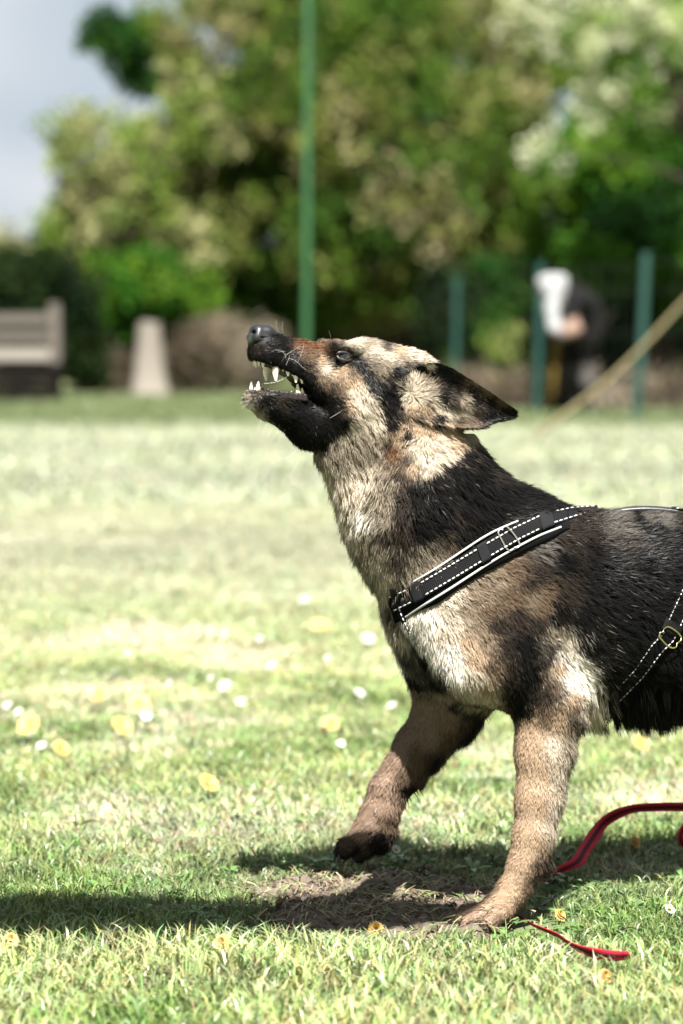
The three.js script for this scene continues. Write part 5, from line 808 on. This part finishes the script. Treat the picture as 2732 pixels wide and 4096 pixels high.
{
  const pT = sheetT(EDGE.padUp, EDGE.padLow, 70, 6), wT = sheetT(EDGE.webUp, EDGE.webLow, 80, 4);
  hAt(part('padding', strapGeo(EDGE.padUp, EDGE.padLow, pT, 2, 3.5, 0, 1, 0, 1, 70, 6, false, 1.6), padMat, harness));
  hAt(part('padding', strapGeo(EDGE.padUp, EDGE.padLow, pT, 2, 3.5, 0, 1, 0, 1, 40, 4, true, 1), padMat, harness));
  hAt(part('chest_webbing', strapGeo(EDGE.webUp, EDGE.webLow, wT, 7.5, 1.6, 0, 1, 0, 1, 80, 4), webMat, harness));
  hAt(part('weave', ribs(EDGE.webUp, EDGE.webLow, wT, 9.1, 0.02, 0.98, 110), std([0.010, 0.010, 0.0105], 0.8, { specularIntensity: 0.15 }), harness)).userData.kind = 'stuff';
  const loops = [[0.105, 0.15], [0.445, 0.49], [0.745, 0.80]];
  for (const [a, b] of loops) hAt(part('keeper_loop', strapGeo(EDGE.webUp, EDGE.webLow, wT, 8.6, 2.0, a, b, -0.06, 1.06, 8, 6), loopMat, harness));
  const skip = loops.map(([a, b]) => [a - 0.012, b]);
  hAt(part('stitching', mergeGeometries([...stitches('', wT, EDGE.webUp, EDGE.webLow, 0.13, 9.6, 5.1, 3.3, 0.85, skip), ...stitches('', wT, EDGE.webUp, EDGE.webLow, 0.86, 9.6, 5.1, 3.3, 0.85, skip)]), threadMat, harness)).userData.kind = 'stuff';
  hAt(part('reflective_piping', lineTube([[414, 581.5], [427, 574], [440, 566], [461, 552], [482, 538.2], [497, 530], [518, 521]], 1.15, 0, 7.2), pipeMat, harness));
  hAt(part('reflective_piping', lineTube([[406, 617], [424, 605], [440, 595], [455, 585.5], [486.6, 565], [505.6, 553.5], [537.5, 536.5], [561, 527]], 1.2, 0, 7.2), pipeMat, harness));
  const loopTube = (pts, r, o, mat) => { const c = pts.map(([u, v]) => { const t = (outT(u, v) ?? 6) + o; return [u - t * SN, v, t]; }), av = c.reduce((s, e) => s + e[2], 0) / c.length; return hAt(part('buckle', tube([...c, c[0]].map((e) => DW(e[0] + (e[2] - lerp(e[2], av, 0.5)) * SN, e[1], lerp(e[2], av, 0.5))), [r / UM], 7, false), mat, harness)); };
  loopTube([[498, 533], [499.5, 529.5], [502.5, 529.6], [503.6, 528], [506, 526.6], [508.5, 528], [519.3, 543], [519, 546.5], [516, 548], [513.8, 547.6], [512.6, 550], [509.5, 550.6], [507, 549]], 0.85, 10.5, steel);
  // strap from the chest ring down between the legs
  const ua = [[394, 600], [398.5, 616], [405, 630], [413, 643], [421, 655], [430, 668]], ub = [[400, 604], [405, 617], [411, 629.5], [419, 642], [427, 653], [436, 665]], uT = sheetT(ua, ub, 24, 2);
  hAt(part('breast_strap', strapGeo(ua, ub, uT, 7, 1.6, 0, 1, 0, 1, 30, 2), webMat, harness));
  hAt(part('stitching', mergeGeometries(stitches('', uT, ua, ub, 0.5, 9.2, 5, 3, 0.7)), threadMat, harness)).userData.kind = 'stuff';
  hAt(part('chest_tab', strapGeo([[389, 590], [396, 588], [402, 586]], [[394, 608], [400, 606], [406, 603]], sheetT([[389, 590], [396, 588], [402, 586]], [[394, 608], [400, 606], [406, 603]], 8, 3), 9, 2, 0, 0.5, 0, 1, 6, 3), loopMat, harness));
  // girth strap
  const G = EDGE.girth, nrmG = G.map((p, i) => { const a = G[Math.max(0, i - 1)], b = G[Math.min(G.length - 1, i + 1)], l = Math.hypot(b[0] - a[0], b[1] - a[1]); return [-(b[1] - a[1]) / l, (b[0] - a[0]) / l]; }), wd = [9, 9, 8.5, 8.2, 7.4, 7, 6.8], gu = G.map((p, i) => [p[0] + nrmG[i][0] * -wd[i], p[1] + nrmG[i][1] * -wd[i]]), gl = G.map((p, i) => [p[0] + nrmG[i][0] * wd[i], p[1] + nrmG[i][1] * wd[i]]), gT = sheetT(gu, gl, 40, 3);
  hAt(part('girth_strap', strapGeo(gu, gl, gT, 4.5, 1.6, 0, 1, 0, 1, 60, 3), webMat, harness));
  hAt(part('girth_strap', strapGeo(gu, gl, gT, 4.5, 1.6, 0, 1, 0, 1, 40, 3, true), webMat, harness));
  hAt(part('stitching', mergeGeometries([...stitches('', gT, gu, gl, 0.14, 6.7, 4.6, 3, 0.75), ...stitches('', gT, gu, gl, 0.86, 6.7, 4.6, 3, 0.75)]), threadMat, harness)).userData.kind = 'stuff';
  hAt(part('keeper_loop', strapGeo(gu, gl, gT, 6, 2.2, 0.27, 0.34, -0.06, 1.06, 8, 4), loopMat, harness));
  loopTube([[659, 637], [660.5, 632.5], [663, 632], [663.6, 629.5], [667, 627], [671, 628], [680.5, 636], [681, 640], [677, 643.5], [676, 647], [672, 648], [667, 645.5]], 0.95, 9.5, brass);
  // padded handle along the back, folded strap at the withers, loop behind
  const back = (u, t, dv) => { let v = 470; while (v < 560 && fDog(u - t * SN, v, t) > 0) v += 0.5; return v + dv; };
  hAt(part('back_handle', tube([[600, 8, 2], [620, 8, -3.2], [645, 8, -4.2], [672, 8, -4.4], [700, 8, -4]].map(([u, t, d]) => DA(u, back(u, t, d), t)), [2.4, 4.1, 4.1, 4.1].map((e) => e / UM), 10), std([0.008, 0.008, 0.009], 0.5), harness));
  hAt(part('reflective_piping', tube([[622, 11, -4.6], [645, 11, -5.6], [672, 11, -5.8], [700, 11, -5.4]].map(([u, t, d]) => DA(u, back(u, 8, d), t)), [0.8 / UM], 6), pipeMat, harness));
  const fold = [[574, 10, -1], [580, 8, -5], [588, 6, -6.5], [596, 6, -4.5], [603, 6, -1]].map(([u, t, d]) => [u, back(u, 6, d), t]), fb = new MB(), fi = [];
  for (const p of fold) fi.push([[-9, 1.8], [10, 0], [10.4, 2.2], [-9, 4]].map(([dt, dv]) => fb.v(DA(p[0], p[1] + dv + (dt > 0 ? 2.2 : 0), p[2] + dt))));
  for (let i = 0; i + 1 < fi.length; i++) for (let k = 0; k < 4; k++) { const e = (k + 1) % 4; fb.q(fi[i][k], fi[i + 1][k], fi[i + 1][e], fi[i][e]); }
  hAt(part('withers_strap', fb.geo(), webMat, harness));
  hAt(part('leash_loop', tube([[668, 8, 0], [671, 9, -6.5], [680, 9, -8], [690, 9, -7], [694, 9, 0]].map(([u, t, d]) => DA(u, back(u, 8, d), t)), [2.2 / UM], 8), loopMat, harness));
  hAt(part('leash_ring', tube([[674, 9, -7.5], [680, 13, -9], [688, 10, -8.6]].map(([u, t, d]) => DA(u, back(u, 8, d), t)), [0.9 / UM], 6), steel, harness));
}
// ---------------------------------------------------------------- leash
{
  const leash = thing('leash', [0, 0, 0], 'red dog leash with a dark centre stripe lying in the grass', 'leash');
  const ribbon = (list) => {                                              // [upper edge, lower edge, height of the lower edge over the ground, how much farther the upper edge leans]
    const pairs = list.map(([a, b, h, dz = -0.004]) => [a, b, CAMZ - FPX * (CAMY - h) / (b[1] - 337), dz]);
    const top = new THREE.CatmullRomCurve3(pairs.map(([a, , z, dz]) => V3(W(a[0], a[1], z - dz)))), bot = new THREE.CatmullRomCurve3(pairs.map(([, b, z]) => V3(W(b[0], b[1], z)))), n = pairs.length * 8, b = new MB(), m = 8, id = [];
    for (let i = 0; i <= n; i++) { const P = top.getPoint(i / n), Q = bot.getPoint(i / n), row = []; for (let j = 0; j <= m; j++) { const q = j / m, e = Math.abs(q - 0.5) * 2, p = P.clone().lerp(Q, q); const c = e > 0.42 ? [0.33, 0.014, 0.028] : (i % 2 ? [0.035, 0.006, 0.009] : [0.048, 0.008, 0.011]); row.push(b.v([p.x, p.y, p.z + 0.0016 * Math.cos(e * 1.2)], null, c)); } id.push(row); }
    for (let i = 0; i < n; i++) for (let j = 0; j < m; j++) b.q(id[i][j], id[i][j + 1], id[i + 1][j + 1], id[i + 1][j]);
    const back = id.map((r) => r.map((k) => b.v([b.p[k * 3], b.p[k * 3 + 1], b.p[k * 3 + 2] - 0.0028], null, [b.c[k * 3], b.c[k * 3 + 1], b.c[k * 3 + 2]])));
    for (let i = 0; i < n; i++) { for (let j = 0; j < m; j++) b.q(back[i][j], back[i + 1][j], back[i + 1][j + 1], back[i][j + 1]); b.q(id[i][0], id[i + 1][0], back[i + 1][0], back[i][0]); b.q(id[i][m], back[i][m], back[i + 1][m], id[i + 1][m]); }
    return b.geo();
  };
  const red = vcol(0.75, { side: THREE.DoubleSide, specularIntensity: 0.25 });
  part('strap', ribbon([[[760, 812], [760, 823], 0.03], [[715, 803], [715, 812.5], 0.085], [[683, 802.5], [683, 811.5], 0.09], [[655, 803], [655, 811.5], 0.09], [[631, 805], [634, 813], 0.088], [[612, 811], [618, 819.5], 0.08], [[599, 820], [608, 826], 0.07, 0.008], [[589, 832], [601, 837], 0.06, 0.01], [[580, 846], [591, 851], 0.05, 0.01], [[570, 860], [581, 866], 0.04, 0.01], [[556, 869], [562, 873], 0.03], [[540, 884], [544, 888], 0.012], [[522, 902], [524, 906], 0.012], [[516, 912], [518, 915], 0.014], [[524, 918], [525, 920.5], 0.02], [[536, 925], [537, 928.5], 0.04], [[556.6, 933], [557.5, 937.5], 0.046], [[568, 940.3], [569, 945.5], 0.046], [[580, 945.5], [581, 953], 0.045], [[599, 949], [600, 960], 0.045], [[615, 951], [615.5, 961], 0.045], [[630, 951.8], [630, 959], 0.045]]), red, leash);
  part('strap', ribbon([[[720, 818], [720, 829], 0.07], [[697, 817], [697, 829], 0.07], [[684, 823], [687, 832], 0.06], [[678, 833], [683, 837], 0.055, 0.01], [[680, 845], [687, 846], 0.04, 0.01], [[700, 856], [704, 854], 0.03, 0.01]]), red, leash, 'short red end of the leash loop at the right edge');
}
renderer.render(scene, camera);
